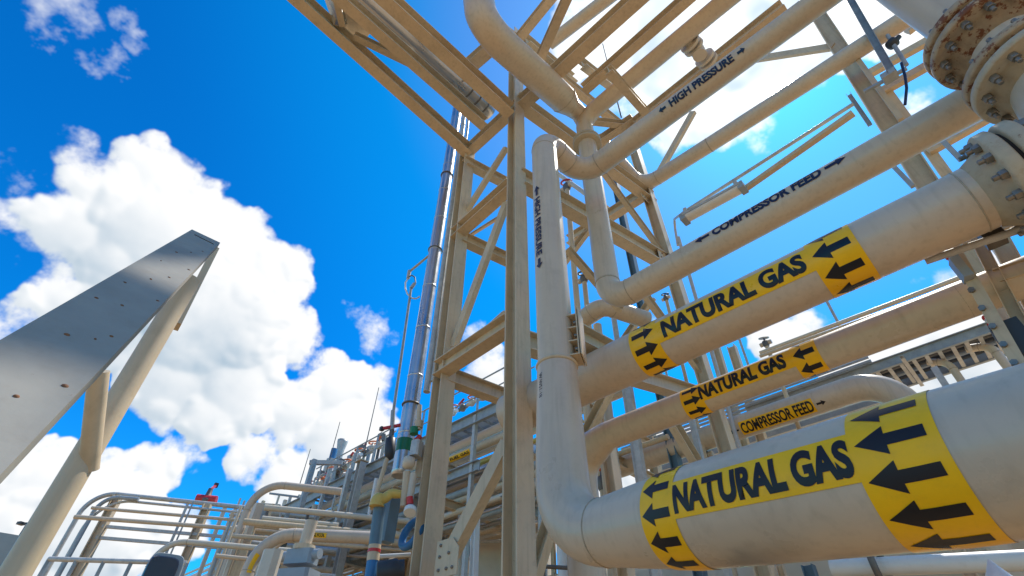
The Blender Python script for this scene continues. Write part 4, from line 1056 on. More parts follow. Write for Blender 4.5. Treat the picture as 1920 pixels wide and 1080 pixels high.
# building and street lamp beyond
ZB = at(33, 1019, d=26).z
c0, c1, c2 = at(33, 1019, d=26), at(-60, 1004, Z=ZB), at(76, 1042, Z=ZB)
far = c1 + (c2 - c0)
bd_ = thing('metal_building', (c0.x, c0.y, 0), 'low metal clad building at the bottom left corner', 'building')
def wallq(a, b, m_, nm):
    MB().add([(a.x, a.y, 0), (b.x, b.y, 0), (b.x, b.y, ZB), (a.x, a.y, ZB)], [[0, 1, 2, 3]]).build(nm, m_, bd_)
wallq(c0, c1, 'wall', 'wall'); wallq(c0, c2, 'wallwhite', 'wall'); wallq(c1, far, 'wall', 'wall'); wallq(c2, far, 'wall', 'wall')
rf = MB(); ov = V3((0, 0, 0.25))
rf.add([c0, c1, far, c2, c0 + ov, c1 + ov, far + ov, c2 + ov], [[0, 1, 2, 3], [4, 5, 6, 7], [0, 1, 5, 4], [1, 2, 6, 5], [2, 3, 7, 6], [3, 0, 4, 7]]).build('roof', 'wall', bd_)
wd = (c2 - c0).normalized(); wn = V3((wd.y, -wd.x, 0)); wn = wn if wn.dot(-c0) > 0 else -wn
p = c0 + wd * ((c2 - c0).length * 0.18) + wn * 0.03; MB().bar(V3((p.x, p.y, ZB - 3.2)), V3((p.x, p.y, ZB - 2.0)), 0.06, 0.7, ref=wn).build('window', 'glass', bd_)
p = c0 + wd * ((c2 - c0).length * 0.62) + wn * 0.4; MB().box(V3((p.x, p.y, ZB - 2.3)), 1.4, 0.8, 0.9, math.atan2(wd.y, wd.x)).build('vent_unit', 'grey', bd_)
dl_ = 40
t = thing('street_lamp', at(36, 1012, d=dl_) * V3((1, 1, 0)), 'dark street lamp with one arm over the low metal building', 'street lamp')
p = at(53, 981, d=dl_); MB().cyl((p.x, p.y, 0), p, 0.1, 0.08, 12).build('pole', 'dark', t)
q = at(43, 981, Z=p.z); MB().bar(p, q, 0.07, 0.07).build('arm', 'dark', t)
q2 = at(36, 982, Z=p.z); MB().bar(q, q2, 0.14, 0.3).build('lamp_head', 'dark', t)

# ================================================================== posts and stands behind the labelled pipes
def vpost(a, b, kw, wpx, m, label, kind='i', name='post', group=None):
    p, q = at(*a, **kw), at(*b, **kw); w = wpx * 0.8 * mperpx(at((a[0] + b[0]) / 2, (a[1] + b[1]) / 2, **kw))
    q = V3((q.x, q.y, 0.1)); p = V3((p.x, p.y, p.z))
    mb = MB()
    if kind == 'i': mb.ibeam(p, q, w, w, w * 0.1, w * 0.07, ref=(1, 0, 0))
    elif kind == 'b': mb.bar(p, q, w, w, ref=(1, 0, 0))
    else: mb.cyl(p, q, w / 2, None, 18)
    return mb.build(name, m, None, label, 'post', group)
vpost((1150, 325), (1186, 450), dict(d=9.6), 14, 'steelblue', 'blue grey H post far behind the tower face', 'i')
vpost((1140, 838), (1168, 930), dict(d=6.6), 27, 'steel', 'broad beige H post under the start of the middle natural gas pipe')
vpost((1166, 640), (1200, 880), dict(d=7.4), 14, 'galv', 'galvanised channel post just right of the broad beige post', 'b')
vpost((1293, 770), (1312, 860), dict(d=7.8), 12, 'galv', 'slim galvanised post beside the tower diagonal brace', 'b')
vpost((1150, 590), (1163, 660), dict(d=8.6), 13, 'galv', 'galvanised stub post below the stubby bent pipe', 'r')
vpost((1120, 610), (1128, 660), dict(d=8.4), 20, 'pipe', 'beige stanchion under the stubby bent pipe', 'r')
vpost((1340, 640), (1352, 700), dict(d=11), 14, 'steel', 'distant beige post between the two upper labelled pipes')
vpost((1372, 650), (1390, 720), dict(d=11.5), 18, 'steel', 'distant wider beige post between the two upper labelled pipes')
vpost((1462, 1060), (1480, 1085), dict(d=8.6), 15, 'steel', 'beige post below the largest pipe left of the clamp')
vpost((1795, 1030), (1815, 1080), dict(d=7.6), 27, 'steel', 'thick beige post below the largest pipe at bottom right')
vpost((1840, 1030), (1865, 1080), dict(d=7.9), 22, 'steel', 'second beige post below the largest pipe at bottom right')
vpost((1515, 1060), (1520, 1090), dict(d=9.2), 25, 'steelblue', 'blue grey post seen under the middle of the largest pipe')
vpost((1752, 690), (1780, 725), dict(d=9), 14, 'galv', 'grey post between cable tray and largest pipe', 'b')
p = at(1600, 1092, Y=10.5)
t = thing('storage_tank', (p.x, 10.5, 0.1), 'long pale horizontal tank behind the pale pipe at the bottom right', 'tank')
MB().lathe((p.x - 7, 10.5, p.z), (1, 0, 0), [(0, 0.01), (0.15, 0.6), (0.5, 1.0), (13, 1.0), (13.4, 0.6), (13.5, 0.01)], 36).build('shell', 'cream', t)
for dx in (-4, 0, 4): MB().box((p.x + dx, 10.5, (p.z - 0.8) / 2), 0.4, 1.6, p.z - 0.8).build('saddle', 'steel', t)
# round clamp on the bottom right pipe
p = at(1650, 1062, Y=7.0)
MB().torus(p, (1, 0, 0), 0.25, 0.035, 28, 8).build('pipe_clamp', 'iron', None, 'dark strap clamp round the pale pipe at the bottom right', 'clamp')
# pale dome at the bottom right corner
p = at(1868, 1075, Y=4.6)
MB().lathe(p - V3((0, 0, 0.5)), (0, 0, 1), [(0, 0.34), (0.2, 0.26), (0.4, 0.12), (0.53, 0.035), (0.58, 0.005)], 30).build('vent_cowl', 'white', None, 'pale pointed vent cowl at the bottom right corner', 'cowl')
# small wheel valves seen between the pipes
def wheelvalve(px, py, Y, s, hue, label):
    p = at(px, py, Y=Y); t = thing('gate_valve', p - V3((0, 0, s * 2)), label, 'valve')
    MB().lathe(p - V3((0, 0, s * 2.4)), (0, 0, 1), [(0, s * 0.5), (s * 0.8, s * 0.8), (s * 1.4, s * 0.7), (s * 1.7, s * 0.25), (s * 2.4, s * 0.2)], 16).build('body', 'iron', t)
    MB().cyl(p + V3((-s * 1.3, 0, -s * 1.5)), p + V3((s * 1.3, 0, -s * 1.5)), s * 0.5, None, 14).build('flange', 'pipe', t)
    MB().cyl((p.x, p.y, 0.1), p - V3((0, 0, s * 2.3)), s * 0.45, None, 14).build('standpipe', 'steel', t)
    MB().torus(p, (0.2, -0.4, 1), s, s * 0.18, 20, 6).build('handwheel', hue, t)
wheelvalve(1094, 512, 6.8, 0.12, 'iron', 'dark handwheel valve between riser and compressor feed pipe')
plain([at(1035, 318, Y=6.5), at(1110, 372, Y=6.5)], 9, 'pale thin pipe with a small valve behind the top of the riser', m='cream')
wheelvalve(1062, 342, 6.5, 0.14, 'red', 'small valve with red wheel right behind the top of the riser')
wheelvalve(1247, 552, 8.6, 0.08, 'dark', 'dark handwheel valve under the compressor feed pipe')
wheelvalve(1128, 880, 7.0, 0.15, 'orange', 'orange handwheel valve over the elbow of the largest pipe')
wheelvalve(1318, 838, 8.8, 0.12, 'iron', 'tiny handwheel valve above the largest pipe label')
wheelvalve(1432, 634, 9.0, 0.085, 'galv', 'pale valve above the middle natural gas pipe at the thin pipes')
# walkway underside glimpsed between the pipes
t = thing('platform', at(1260, 800, Y=9.5), 'grated platform glimpsed behind the middle natural gas pipe', 'platform')
pz = at(1260, 795, Y=9.5).z
for k in range(14): MB().bar((-6.2, 9.0 + k * 0.16, pz), (-0.8, 9.0 + k * 0.16, pz), 0.05, 0.03).build('grating_bar', 'galvblue', t)
for y in (8.95, 11.3): MB().channel((-6.3, y, pz), (-0.7, y, pz), 0.24, 0.08).build('beam', 'galvblue', t)
for k in range(4): MB().cyl((-6 + k * 1.7, 9.0, pz), (-6 + k * 1.7, 9.0, pz + 1.05), 0.025, None, 10).build('rail_post', 'galv', t)
MB().cyl((-6.2, 9.0, pz + 1.05), (-0.8, 9.0, pz + 1.05), 0.025, None, 10).build('handrail', 'galv', t)

# cable ladder
YT = 9.9
a, b = at(1400, 770, Y=YT), at(1875, 614, Y=YT); zt = (a.z + b.z) / 2
t = thing('cable_ladder', V3((a.x, YT, zt)), 'galvanised cable ladder running above the small compressor feed pipe', 'cable tray')
for y, nm in ((YT, 'side_rail'), (YT + 0.9, 'side_rail')): MB().channel((a.x, y, zt), (b.x, y, zt), 0.19, 0.06).build(nm, 'galvblue', t)
for k in range(22):
    x = a.x + (b.x - a.x) * (k + 0.5) / 22; MB().bar((x, YT, zt - 0.06), (x, YT + 0.9, zt - 0.06), 0.04, 0.06).build('rung', 'galv', t)
for k, (y, r) in enumerate(((0.16, 0.045), (0.28, 0.04), (0.44, 0.06), (0.58, 0.045), (0.72, 0.04))):
    MB().cyl((a.x, YT + y, zt + r), (b.x, YT + y, zt + r), r, None, 10).build('cable', ['dark', 'iron', 'dark', 'grey', 'dark'][k], t)
x = at(1700, 690, Y=YT).x
MB().channel((x, YT - 0.25, zt - 0.1), (x, YT + 0.95, zt - 0.1), 0.06, 0.06).build('strut', 'galv', t)
hang = at(1762, 690, Y=YT)
plain([V3((hang.x - 0.1, YT + 0.4, zt)), V3((hang.x + 0.15, YT + 0.35, zt - 0.15)), V3((hang.x + 0.25, YT + 0.3, 0.3))], 13, 'tan hose dropping from the cable ladder', m='pipe', bend=0.25)
hang = at(1850, 655, Y=YT)
plain([V3((hang.x - 0.2, YT + 0.4, zt)), V3((hang.x + 0.1, YT + 0.35, zt - 0.1)), V3((hang.x + 0.18, YT + 0.3, 0.3))], 15, 'second tan hose dropping from the right end of the cable ladder', m='pipe', bend=0.3)
# red and white plastic chain
p0, p1 = at(1846, 594, Y=4.45), at(1912, 678, Y=4.3)
t = thing('barrier_chain', p1, 'red and white plastic barrier chain hanging beside the right post', 'chain')
for k in range(12):
    c = p0.lerp(p1, (k + 0.5) / 12); ax = V3((1, -0.6, 0.4)) if k % 2 else V3((0.3, -1, 0.2))
    L_ = (p1 - p0).length / 12
    d_, u_, w_ = frame(ax, (p1 - p0)); lp = [c + u_ * math.cos(2 * PI * j / 14) * L_ * 0.62 + w_ * math.sin(2 * PI * j / 14) * L_ * 0.32 for j in range(15)]
    MB().tubepts(lp, [0.009] * 15, 7).build('link', 'red' if k < 7 and k % 2 == 0 else 'white', t)

# right hand support frame near the flange
rfm = thing('pipe_support', V3((at(1880, 640, Y=4.3).x, 4.3, 0)), 'beige support frame of twin posts at the right edge below the upper flange', 'support')
def RB(a, b, Y, h, w, m='steel', kind='c', nm='post', ref=(1, 0, 0)):
    return I(a, b, dict(Y=Y), h, w, rfm, nm, m, None, ref, kind)
def RP(a, b, Y, h, w, kind, m='steel'):
    p, q = at(*a, Y=Y), at(*b, Y=Y); x = (p.x + q.x) / 2; dv = (p - q) / (p.z - q.z); g = q + dv * (0.1 - q.z); tpt = p + dv * 0.3
    mb = MB()
    (mb.ibeam if kind == 'i' else mb.channel if kind == 'c' else mb.bar)(tpt, g, h, w, ref=(1, 0, 0))
    return mb.build('post', m, rfm)
RP((1788, 465), (1912, 685), 4.25, 0.075, 0.06, 'b')
RP((1842, 470), (1930, 640), 4.5, 0.08, 0.07, 'c')
RP((1890, 480), (1960, 610), 4.9, 0.13, 0.12, 'i')
RB((1870, 522), (1940, 500), 4.5, 0.12, 0.1, kind='i', nm='beam', ref=(0, 0, 1))
RB((1800, 452), (1940, 400), 4.5, 0.14, 0.1, kind='i', nm='beam', ref=(0, 0, 1))
MB().box(at(1858, 440, Y=4.15), 0.12, 0.16, 0.14).build('clamp', 'iron', rfm)
MB().box(at(1802, 505, Y=4.2), 0.06, 0.10, 0.20, 0.2).build('clamp', 'grey', rfm)
MB().cyl(at(1780, 480, Y=4.2), at(1790, 484, Y=4.2), 0.035, 0.03, 14).build('red_cap', 'red', rfm)
MB().box(at(1905, 640, Y=4.35), 0.16, 0.16, 0.26).build('clamp', 'dark', rfm)
for k in range(5):
    c = at(1822 + k * 20, 545 + k * 34, Y=4.22); MB().lathe(c, (0, -1, 0), [(0, 0.022), (0.022, 0.022)], 6).build('bolt', 'bolt', rfm)

# far column at the right with its rails, conduit and unistrut
YQ = 8.3
far_c = thing('pipe_stand', V3((at(1640, 215, Y=YQ).x, YQ, 0)), 'beige far column behind the right ends of the upper pipes with rails and conduit', 'pipe rack')
def FC(a, b, Y, h, w, kind='i', m='steel', nm='column', ref=(1, 0, 0)): return I(a, b, dict(Y=Y), h, w, far_c, nm, m, None, ref, kind)
p, q = at(1535, 30, Y=YQ), at(1725, 325, Y=YQ); dv = (p - q) / (p.z - q.z)
MB().ibeam(p + dv * 1.2, q + dv * (0.1 - q.z), 0.30, 0.26, ref=(1, 0, 0)).build('column', 'steel', far_c)
p, q = at(1728, 262, Y=9.0), at(1768, 318, Y=9.0); dv = (p - q) / (p.z - q.z)
MB().bar(p + dv * 1.6, q + dv * (0.1 - q.z), 0.16, 0.13, ref=(1, 0, 0)).build('column', 'steel', far_c)
FC((1606, 108), (1690, 225), YQ - 0.5, 0.085, 0.085, 'b', nm='square_tube')
FC((1405, 113), (1562, 88), YQ, 0.18, 0.08, 'b', nm='brace', ref=(0, 0, 1))
FC((1600, 155), (1830, 27), YQ + 0.6, 0.18, 0.12, 'b', nm='rail', ref=(0, 0, 1))
FC((1622, 190), (1830, 72), YQ + 0.6, 0.18, 0.12, 'b', nm='rail', ref=(0, 0, 1))
FC((1740, 285), (1850, 222), YQ + 0.6, 0.16, 0.12, 'b', nm='rail', ref=(0, 0, 1))
FC((1700, 60), (1800, -20), YQ + 0.6, 0.18, 0.12, 'b', nm='rail', ref=(0, 0, 1))
FC((1590, -8), (1676, 142), YQ - 0.8, 0.12, 0.1, 'c', 'galvblue', 'strut')
FC((1592, 178), (1632, 236), YQ - 0.6, 0.07, 0.07, 'c', 'galv', 'strut')
FC((1664, 300), (1712, 350), YQ - 0.6, 0.06, 0.06, 'b', 'galvblue', 'rod')
FC((1762, 258), (1802, 300), YQ - 0.6, 0.06, 0.06, 'b', 'galvblue', 'rod')
FC((1620, 172), (1700, 128), YQ - 0.7, 0.06, 0.05, 'b', 'galvblue', 'conduit', (0, 0, 1))
MB().box(at(1604, 104, Y=YQ - 0.5), 0.16, 0.16, 0.1).build('clamp', 'iron', far_c)
MB().box(at(1668, 143, Y=YQ - 0.8), 0.22, 0.2, 0.12).build('clamp', 'galvblue', far_c)
t = thing('sensor', at(1670, 88, Y=7.6), 'small dark sensor with a cable near the rusty flange', 'sensor')
MB().lathe(at(1666, 88, Y=7.6), V3((1, 0.1, 0.5)), [(0, 0.03), (0.02, 0.09), (0.14, 0.10), (0.18, 0.05), (0.26, 0.04)], 16).build('housing', 'dark', t)
MB().cyl(at(1664, 66, Y=7.6), at(1700, 122, Y=7.6), 0.035, None, 10).build('conduit', 'galvblue', t)
plain([at(1690, 118, Y=7.4), at(1697, 142, Y=7.4), at(1700, 165, Y=7.4), at(1697, 196, Y=7.4)], 5, 'dark blue flexible cable loop beside the rusty flange', m='navy', bend=0.2, name='cable', cat='cable')

# light fitting on its conduit
ZL = at(1340, 382, Y=6.2).z
la, lb = at(1284, 411, Z=ZL), at(1392, 352, Z=ZL)
t = thing('light_fitting', la.lerp(lb, 0.5), 'long fluorescent light fitting hung on conduit below the open sky', 'light')
lm = MB(); d_, u_, w_ = frame(lb - la)
lm.extr(la, lb, [(0.07 * math.cos(x), 0.1 * math.sin(x)) for x in [PI / 2 + PI * k / 10 for k in range(11)]], ref=(0, 0, 1)); lm.build('diffuser', 'lamp', t)
MB().bar(la + V3((0, 0, 0.03)), lb + V3((0, 0, 0.03)), 0.05, 0.22).build('housing', 'galv', t)
MB().box(la, 0.1, 0.2, 0.14).build('end_cap', 'grey', t); MB().box(lb, 0.1, 0.2, 0.14).build('end_cap', 'grey', t)
for f_ in (0.06, 0.94):
    c = la.lerp(lb, f_); MB().box(c + V3((0, 0, 0.12)), 0.06, 0.1, 0.2).build('hanger', 'galv', t)
za = ZL + 0.24
plain([at(1271, 460, d=9.0), at(1263, 412, d=9.0), at(1285, 396, Z=za), at(1600, 195, Z=za)], 6, 'galvanised conduit bending up from the post and along over the light fitting', m='galv', bend=0.18, name='conduit', cat='conduit')
vpost((1272, 445), (1302, 570), dict(d=9.0), 8, 'galv', 'slim galvanised post holding the light conduit', 'r')
ca, cb = at(1392, 358, Z=ZL + 0.05), at(1600, 212, Z=ZL + 0.05)
MB().bar(ca, cb, 0.07, 0.09).build('cable_trunking', 'steel', None, 'tan trunking continuing from the light fitting to the far column', 'trunking')
# tall thin lightning rod in the white cloud
p, q = at(1130, 82, Y=9.5), at(1165, 220, Y=9.5)
MB().cyl(q, p, 0.03, 0.018, 8).build('whip_rod', 'iron', None, 'thin dark rod standing against the bright cloud over the tower roof', 'rod')
# far equipment behind the foot of the tower
t = thing('storage_tank', V3((at(872, 1035, d=17).x, at(872, 1035, d=17).y, 0)), 'cream dished end tank seen between the two near columns', 'tank')
p = at(872, 1040, d=17); r_ = 26 * mperpx(p)
MB().lathe(p + V3((-3, 3, 0)), (1, -1, 0), [(0, r_), (4.0, r_), (4.35, r_ * 0.93), (4.65, r_ * 0.7), (4.85, r_ * 0.35), (4.9, 0.01)], 36).build('shell', 'cream', t)
for s_ in (0, 2.6): c = p + V3((-3 + s_ * 0.7, 3 - s_ * 0.7, 0)); MB().box((c.x, c.y, c.z / 2 - r_ / 2), 0.4, r_ * 1.4, c.z - r_).build('saddle', 'steel', t)
vpost((893, 948), (898, 1075), dict(d=10.5), 15, 'white', 'pale H post with dark edges between the two near columns')
for k, (px, py, w, h, m_) in enumerate(((925, 1040, 0.9, 2.2, 'cream'), (905, 1050, 0.5, 1.8, 'pipe'))):
    p = at(px, py, d=15); MB().box((p.x, p.y, p.z / 2 + 0.6), w, w, p.z + 1.2, 0.6, 0.05).build('cabinet', m_, None, ['cream cabinet low beside the front column', 'beige cabinet left of the cream cabinet'][k], 'cabinet')
for k, (y_, w_, m_) in enumerate(((983, 9, 'galv'), (998, 7, 'cream'), (1015, 6, 'galv'))):
    p = at(920, y_, d=14); r_ = w_ / 2 * mperpx(p)
    MB().cyl(p + V3((-2.5, 2.5, 0)) * 0 + V3((-1.6, -1.2, 0)), p + V3((3.2, 2.4, 0)), r_, None, 16).build('pipe', m_, None, ['upper galvanised pipe', 'cream middle pipe', 'lower galvanised pipe'][k] + ' crossing low left of the front column', 'pipe')
plain([at(700, 1075, Y=9), at(930, 940, Y=9)], 9, 'tan pipe sloping behind the front column foot', m='steel')
# things right of the front column foot
brace_t = thing('kicker_brace', V3((at(1010, 1060, d=6.2).x, at(1010, 1060, d=6.2).y, 0)), 'beige kicker brace right of the foot of the front column', 'brace')
p, q = at(1042, 968, d=5.6), at(1005, 1090, d=5.6)
MB().channel(p, q, 0.16, 0.1, ref=(1, 0, 0)).build('brace', 'steel', brace_t)
t = thing('railing', V3((at(1040, 1070, d=9).x, at(1040, 1070, d=9).y, 0)), 'dark two rail railing right of the front column foot', 'railing')
a, b = at(1016, 1062, d=8.5), at(1120, 1068, d=8.5)
for dz in (0, -0.4): MB().cyl(a + V3((0, 0, dz)), b + V3((0, 0, dz)), 0.03, None, 10).build('rail', 'iron', t)
for f_ in (0.03, 0.5, 0.97): c = a.lerp(b, f_); MB().cyl((c.x, c.y, 0.1), c + V3((0, 0, 0.4 if f_ < 0.1 else 0)), 0.03, None, 10).build('rail_post', 'iron', t)
plain([V3((at(1055, 1010, d=9.5).x, at(1055, 1010, d=9.5).y, 0.1)), at(1055, 1010, d=9.5)], 24, 'pale standpipe behind the elbow of the largest pipe', m='white', name='standpipe')

# ================================================================== camera, sun and sky
cam = bpy.data.cameras.new('camera'); cam.sensor_width = 36; cam.lens = 36 * F / 1920; cam.clip_start = 0.02; cam.clip_end = 3000
co = bpy.data.objects.new('camera', cam); COL.objects.link(co); S.camera = co
R = Matrix((RW[:, 0], -RW[:, 1], -RW[:, 2])).transposed()
co.matrix_world = Matrix.Translation((0, 0, EYE)) @ R.to_4x4()

SUN_EL, SUN_AZ = rad(61), rad(86)
sl = bpy.data.lights.new('sun', 'SUN'); sl.energy = 4.2; sl.angle = rad(0.5); sl.color = (1.0, 0.94, 0.84)
so = bpy.data.objects.new('sun', sl); COL.objects.link(so)
sd_ = V3((math.cos(SUN_EL) * math.cos(SUN_AZ), math.cos(SUN_EL) * math.sin(SUN_AZ), math.sin(SUN_EL)))
so.rotation_euler = (-sd_).to_track_quat('-Z', 'Y').to_euler()

w = bpy.data.worlds.new('World'); S.world = w; w.use_nodes = True
w.cycles.sampling_method = 'MANUAL'; w.cycles.sample_map_resolution = 512
nt = w.node_tree; N = nt.nodes; Lk = nt.links; N.clear()
def dirp(px, py): return V3(ray(px, py)).normalized()
def math_(tree, op, a, b=None, c=None, clamp=False):
    x = tree.nodes.new('ShaderNodeMath'); x.operation = op; x.use_clamp = clamp
    for i, v in enumerate((a, b, c)):
        if v is None: continue
        if hasattr(v, 'is_linked'): tree.links.new(v, x.inputs[i])
        else: x.inputs[i].default_value = v
    return x.outputs[0]
def smooth(tree, v, a, b, c=0.0, d=1.0):
    x = tree.nodes.new('ShaderNodeMapRange'); x.interpolation_type = 'SMOOTHSTEP'
    tree.links.new(v, x.inputs[0])
    for i, k in enumerate((a, b, c, d)): x.inputs[i + 1].default_value = k
    return x.outputs[0]
BLOBS = [ # photo px, py, radius px
    (160, 305, 62), (215, 350, 95), (285, 325, 92), (340, 340, 62), (375, 375, 62), (150, 420, 110), (300, 450, 150), (400, 440, 105), (450, 460, 80), (490, 515, 92), (535, 535, 58),
    (390, 600, 160), (230, 600, 130), (120, 560, 90), (520, 620, 85), (440, 740, 120), (330, 720, 110), (560, 770, 80), (640, 735, 78), (690, 735, 52), (600, 690, 52), (700, 800, 50), (650, 820, 90),
    (20, 300, 42), (60, 340, 50), (10, 400, 62), (30, 500, 42), (70, 590, 62), (0, 620, 60),
    (90, 890, 95), (20, 960, 90), (200, 900, 72), (290, 885, 70), (350, 850, 48), (180, 1000, 150), (40, 1060, 120), (470, 850, 62), (540, 900, 70), (620, 880, 60), (430, 900, 26), (330, 1020, 80),
    (698, 612, 46), (728, 625, 36), (668, 588, 32), (650, 575, 24), (692, 650, 40), (715, 590, 30), (575, 660, 20),
    (890, 640, 42), (915, 690, 55), (970, 560, 30),
    (1090, 60, 90), (1180, 40, 120), (1300, 60, 190), (1290, 180, 120), (1430, 90, 150), (1400, 210, 70), (1560, 60, 110), (1700, 30, 130), (1440, 250, 52), (1250, 250, 60), (1180, 200, 60), (1420, 180, 80), (1860, 60, 90), (1740, 210, 60), (1530, 150, 48), (980, 130, 26),
    (1820, 300, 44), (1860, 500, 70), (1790, 520, 50), (1720, 535, 34), (1650, 690, 130), (1800, 690, 160), (1480, 640, 60), (1900, 640, 90), (1300, 960, 180), (1100, 950, 120), (1480, 640, 80),
]
WISPS = [(130, 40, 85), (180, 95, 62), (175, 120, 34), (250, 75, 34), (150, 60, 70), (225, 40, 34), (1215, 640, 50)]
# The cloud cover is grown puff by puff into a map of the whole upper sky (stereographic, so it has no seam)
def cloud_map(n=2560, ext=1.04):
    rg = np.random.default_rng(5); pr = random.Random(21)
    sun2 = np.array([sd_.x, sd_.y]) / (1 + sd_.z)
    H = np.zeros((n, n), np.float32); sc = n / (2 * ext)
    def st(v): return v.x / (1 + v.z), v.y / (1 + v.z)
    def puff(u, v, r, z):
        cx, cy, rp = (u + ext) * sc, (v + ext) * sc, r * sc
        x0, x1 = max(0, int(cx - rp)), min(n, int(cx + rp) + 2); y0, y1 = max(0, int(cy - rp)), min(n, int(cy + rp) + 2)
        if x1 <= x0 or y1 <= y0: return
        xs = (np.arange(x0, x1, dtype=np.float32) - cx) / sc; ys = (np.arange(y0, y1, dtype=np.float32) - cy) / sc
        q = r * r - xs[None, :] ** 2 - ys[:, None] ** 2
        h = np.where(q > 0, z + np.sqrt(np.maximum(q, 0)), 0)
        w = H[y0:y1, x0:x1]; np.maximum(w, h, out=w)
    def grow(u, v, r, z, lvl):
        puff(u, v, r, z)
        if lvl == 0 or r < 0.006: return
        for k in range((13, 9)[lvl == 1]):
            a = pr.uniform(0, 2 * PI); t = math.sqrt(pr.uniform(0.25, 1.0)); rr = r * pr.uniform(0.20, 0.42)
            grow(u + math.cos(a) * r * t * 0.93, v + math.sin(a) * r * t * 0.93, rr, z + r * math.sqrt(max(0, 1 - t * t)) * 0.75, lvl - 1)
    def size(px, py, r):
        ang = ((dirp(px + r, py) - dirp(px - r, py)).length + (dirp(px, py + r) - dirp(px, py - r)).length) / 4
        u, v = st(dirp(px, py)); return u, v, ang * (1 + u * u + v * v) / 2
    for px, py, r in BLOBS: grow(*size(px, py, r * 0.86), 0.0, 2)
    # clouds all round, outside the photograph's view, so that reflections and light are right
    for k in range(70):
        a = pr.uniform(0, 2 * PI); e = rad(pr.uniform(4, 55)); d = V3((math.cos(e) * math.cos(a), math.cos(e) * math.sin(a), math.sin(e)))
        if d.dot(dirp(960, 540)) > 0.56: continue
        u, v = st(d); grow(u, v, pr.uniform(0.03, 0.13) * (1 + u * u + v * v) / 2, 0.0, 1)
    fx = np.fft.fftfreq(n)[None, :]; fy = np.fft.fftfreq(n)[:, None]; ff = np.sqrt(fx * fx + fy * fy); ff[0, 0] = 1
    def fbm(beta, lo=3.0 / n):
        s = np.fft.fft2(rg.standard_normal((n, n))) * (np.maximum(ff, lo) ** -beta); s[0, 0] = 0
        x = np.real(np.fft.ifft2(s)); return (x / x.std()).astype(np.float32)
    def blur(a, sg): return np.real(np.fft.ifft2(np.fft.fft2(a) * np.exp(-2 * (PI * sg * ff) ** 2))).astype(np.float32)
    f1, f2, f3, f5 = fbm(1.75, 12.0 / n), fbm(1.75, 12.0 / n), fbm(1.45, 30.0 / n), fbm(2.0, 9.0 / n)
    iy, ix = np.mgrid[0:n, 0:n]
    wy = np.clip(iy + f1 * 4.5, 0, n - 1).astype(np.int32); wx = np.clip(ix + f2 * 4.5, 0, n - 1).astype(np.int32)
    H = H[wy, wx]
    Hs = blur(H, 1.6)
    A = np.clip((Hs + f3 * 0.0022 * (Hs > 0.0005) - 0.004) / 0.015, 0, 1); A = A * A * (3 - 2 * A)
    # relief lit from the sun's side
    Hb = blur(H, 4.0) + 0.25 * blur(H, 1.8); gy, gx = np.gradient(Hb); gx *= sc; gy *= sc
    U = (ix / sc - ext); Vv = (iy / sc - ext)
    lx = sun2[0] - U; ly = sun2[1] - Vv; ln = np.sqrt(lx * lx + ly * ly) + 1e-3; lx /= ln; ly /= ln
    lam = (-(gx * lx + gy * ly) * 0.8 + 0.42) / np.sqrt(1 + gx * gx + gy * gy)
    # depth of cloud towards the sun
    dep = blur(H, 30)
    s2 = 38
    sy = np.clip(iy + ly * s2, 0, n - 1).astype(np.int32); sx_ = np.clip(ix + lx * s2, 0, n - 1).astype(np.int32)
    dep = dep[sy, sx_] * 0.7 + dep * 0.3
    B = 1.0 - np.clip((dep - 0.022) / 0.06, 0, 1) * np.clip(0.60 + 0.34 * f5, 0.08, 1.1) + (lam - 0.42) * 0.5
    B = np.clip(B, 0, 1)
    # thin wisps
    Wd = np.full((n, n), -1, np.float32)
    for px, py, r in WISPS:
        u, v, rr = size(px, py, r * 1.1); q = 1 - np.sqrt((U - u) ** 2 + (Vv - v) ** 2) / rr; np.maximum(Wd, q, out=Wd)
    f4 = fbm(1.55, 20.0 / n)
    Wa = np.clip((np.clip(Wd, -1, 0.45) + f4 * 0.20 - 0.14) / 0.75, 0, 1) * (Wd > -0.9) * 0.85
    A2 = np.maximum(A, Wa); B = np.where(A >= Wa, B, np.maximum(B, 0.80))
    px_ = np.ones((n, n, 4), np.float32); px_[..., 0] = A2; px_[..., 1] = B; px_[..., 2] = 0
    im = bpy.data.images.new('cloud_cover', n, n, float_buffer=False); im.colorspace_settings.name = 'Non-Color'
    im.pixels.foreach_set(px_.ravel()); im.update()
    return im, ext
CLOUDS, EXT = cloud_map()
tc = N.new('ShaderNodeTexCoord'); dirv = tc.outputs['Generated']
sep = N.new('ShaderNodeSeparateXYZ'); Lk.new(dirv, sep.inputs[0])
den = math_(nt, 'ADD', math_(nt, 'MAXIMUM', sep.outputs[2], -0.02), 1.0)
cu_ = math_(nt, 'MULTIPLY_ADD', math_(nt, 'DIVIDE', sep.outputs[0], den), 0.5 / EXT, 0.5); cv_ = math_(nt, 'MULTIPLY_ADD', math_(nt, 'DIVIDE', sep.outputs[1], den), 0.5 / EXT, 0.5)
cmb = N.new('ShaderNodeCombineXYZ'); Lk.new(cu_, cmb.inputs[0]); Lk.new(cv_, cmb.inputs[1])
it_ = N.new('ShaderNodeTexImage'); it_.image = CLOUDS; it_.interpolation = 'Cubic'; it_.extension = 'EXTEND'; Lk.new(cmb.outputs[0], it_.inputs[0])
sc_ = N.new('ShaderNodeSeparateColor'); Lk.new(it_.outputs[0], sc_.inputs[0])
alpha = sc_.outputs[0]; shade = math_(nt, 'SUBTRACT', 1.0, sc_.outputs[1])
sky = N.new('ShaderNodeTexSky'); sky.sky_type = 'NISHITA'; sky.sun_disc = False
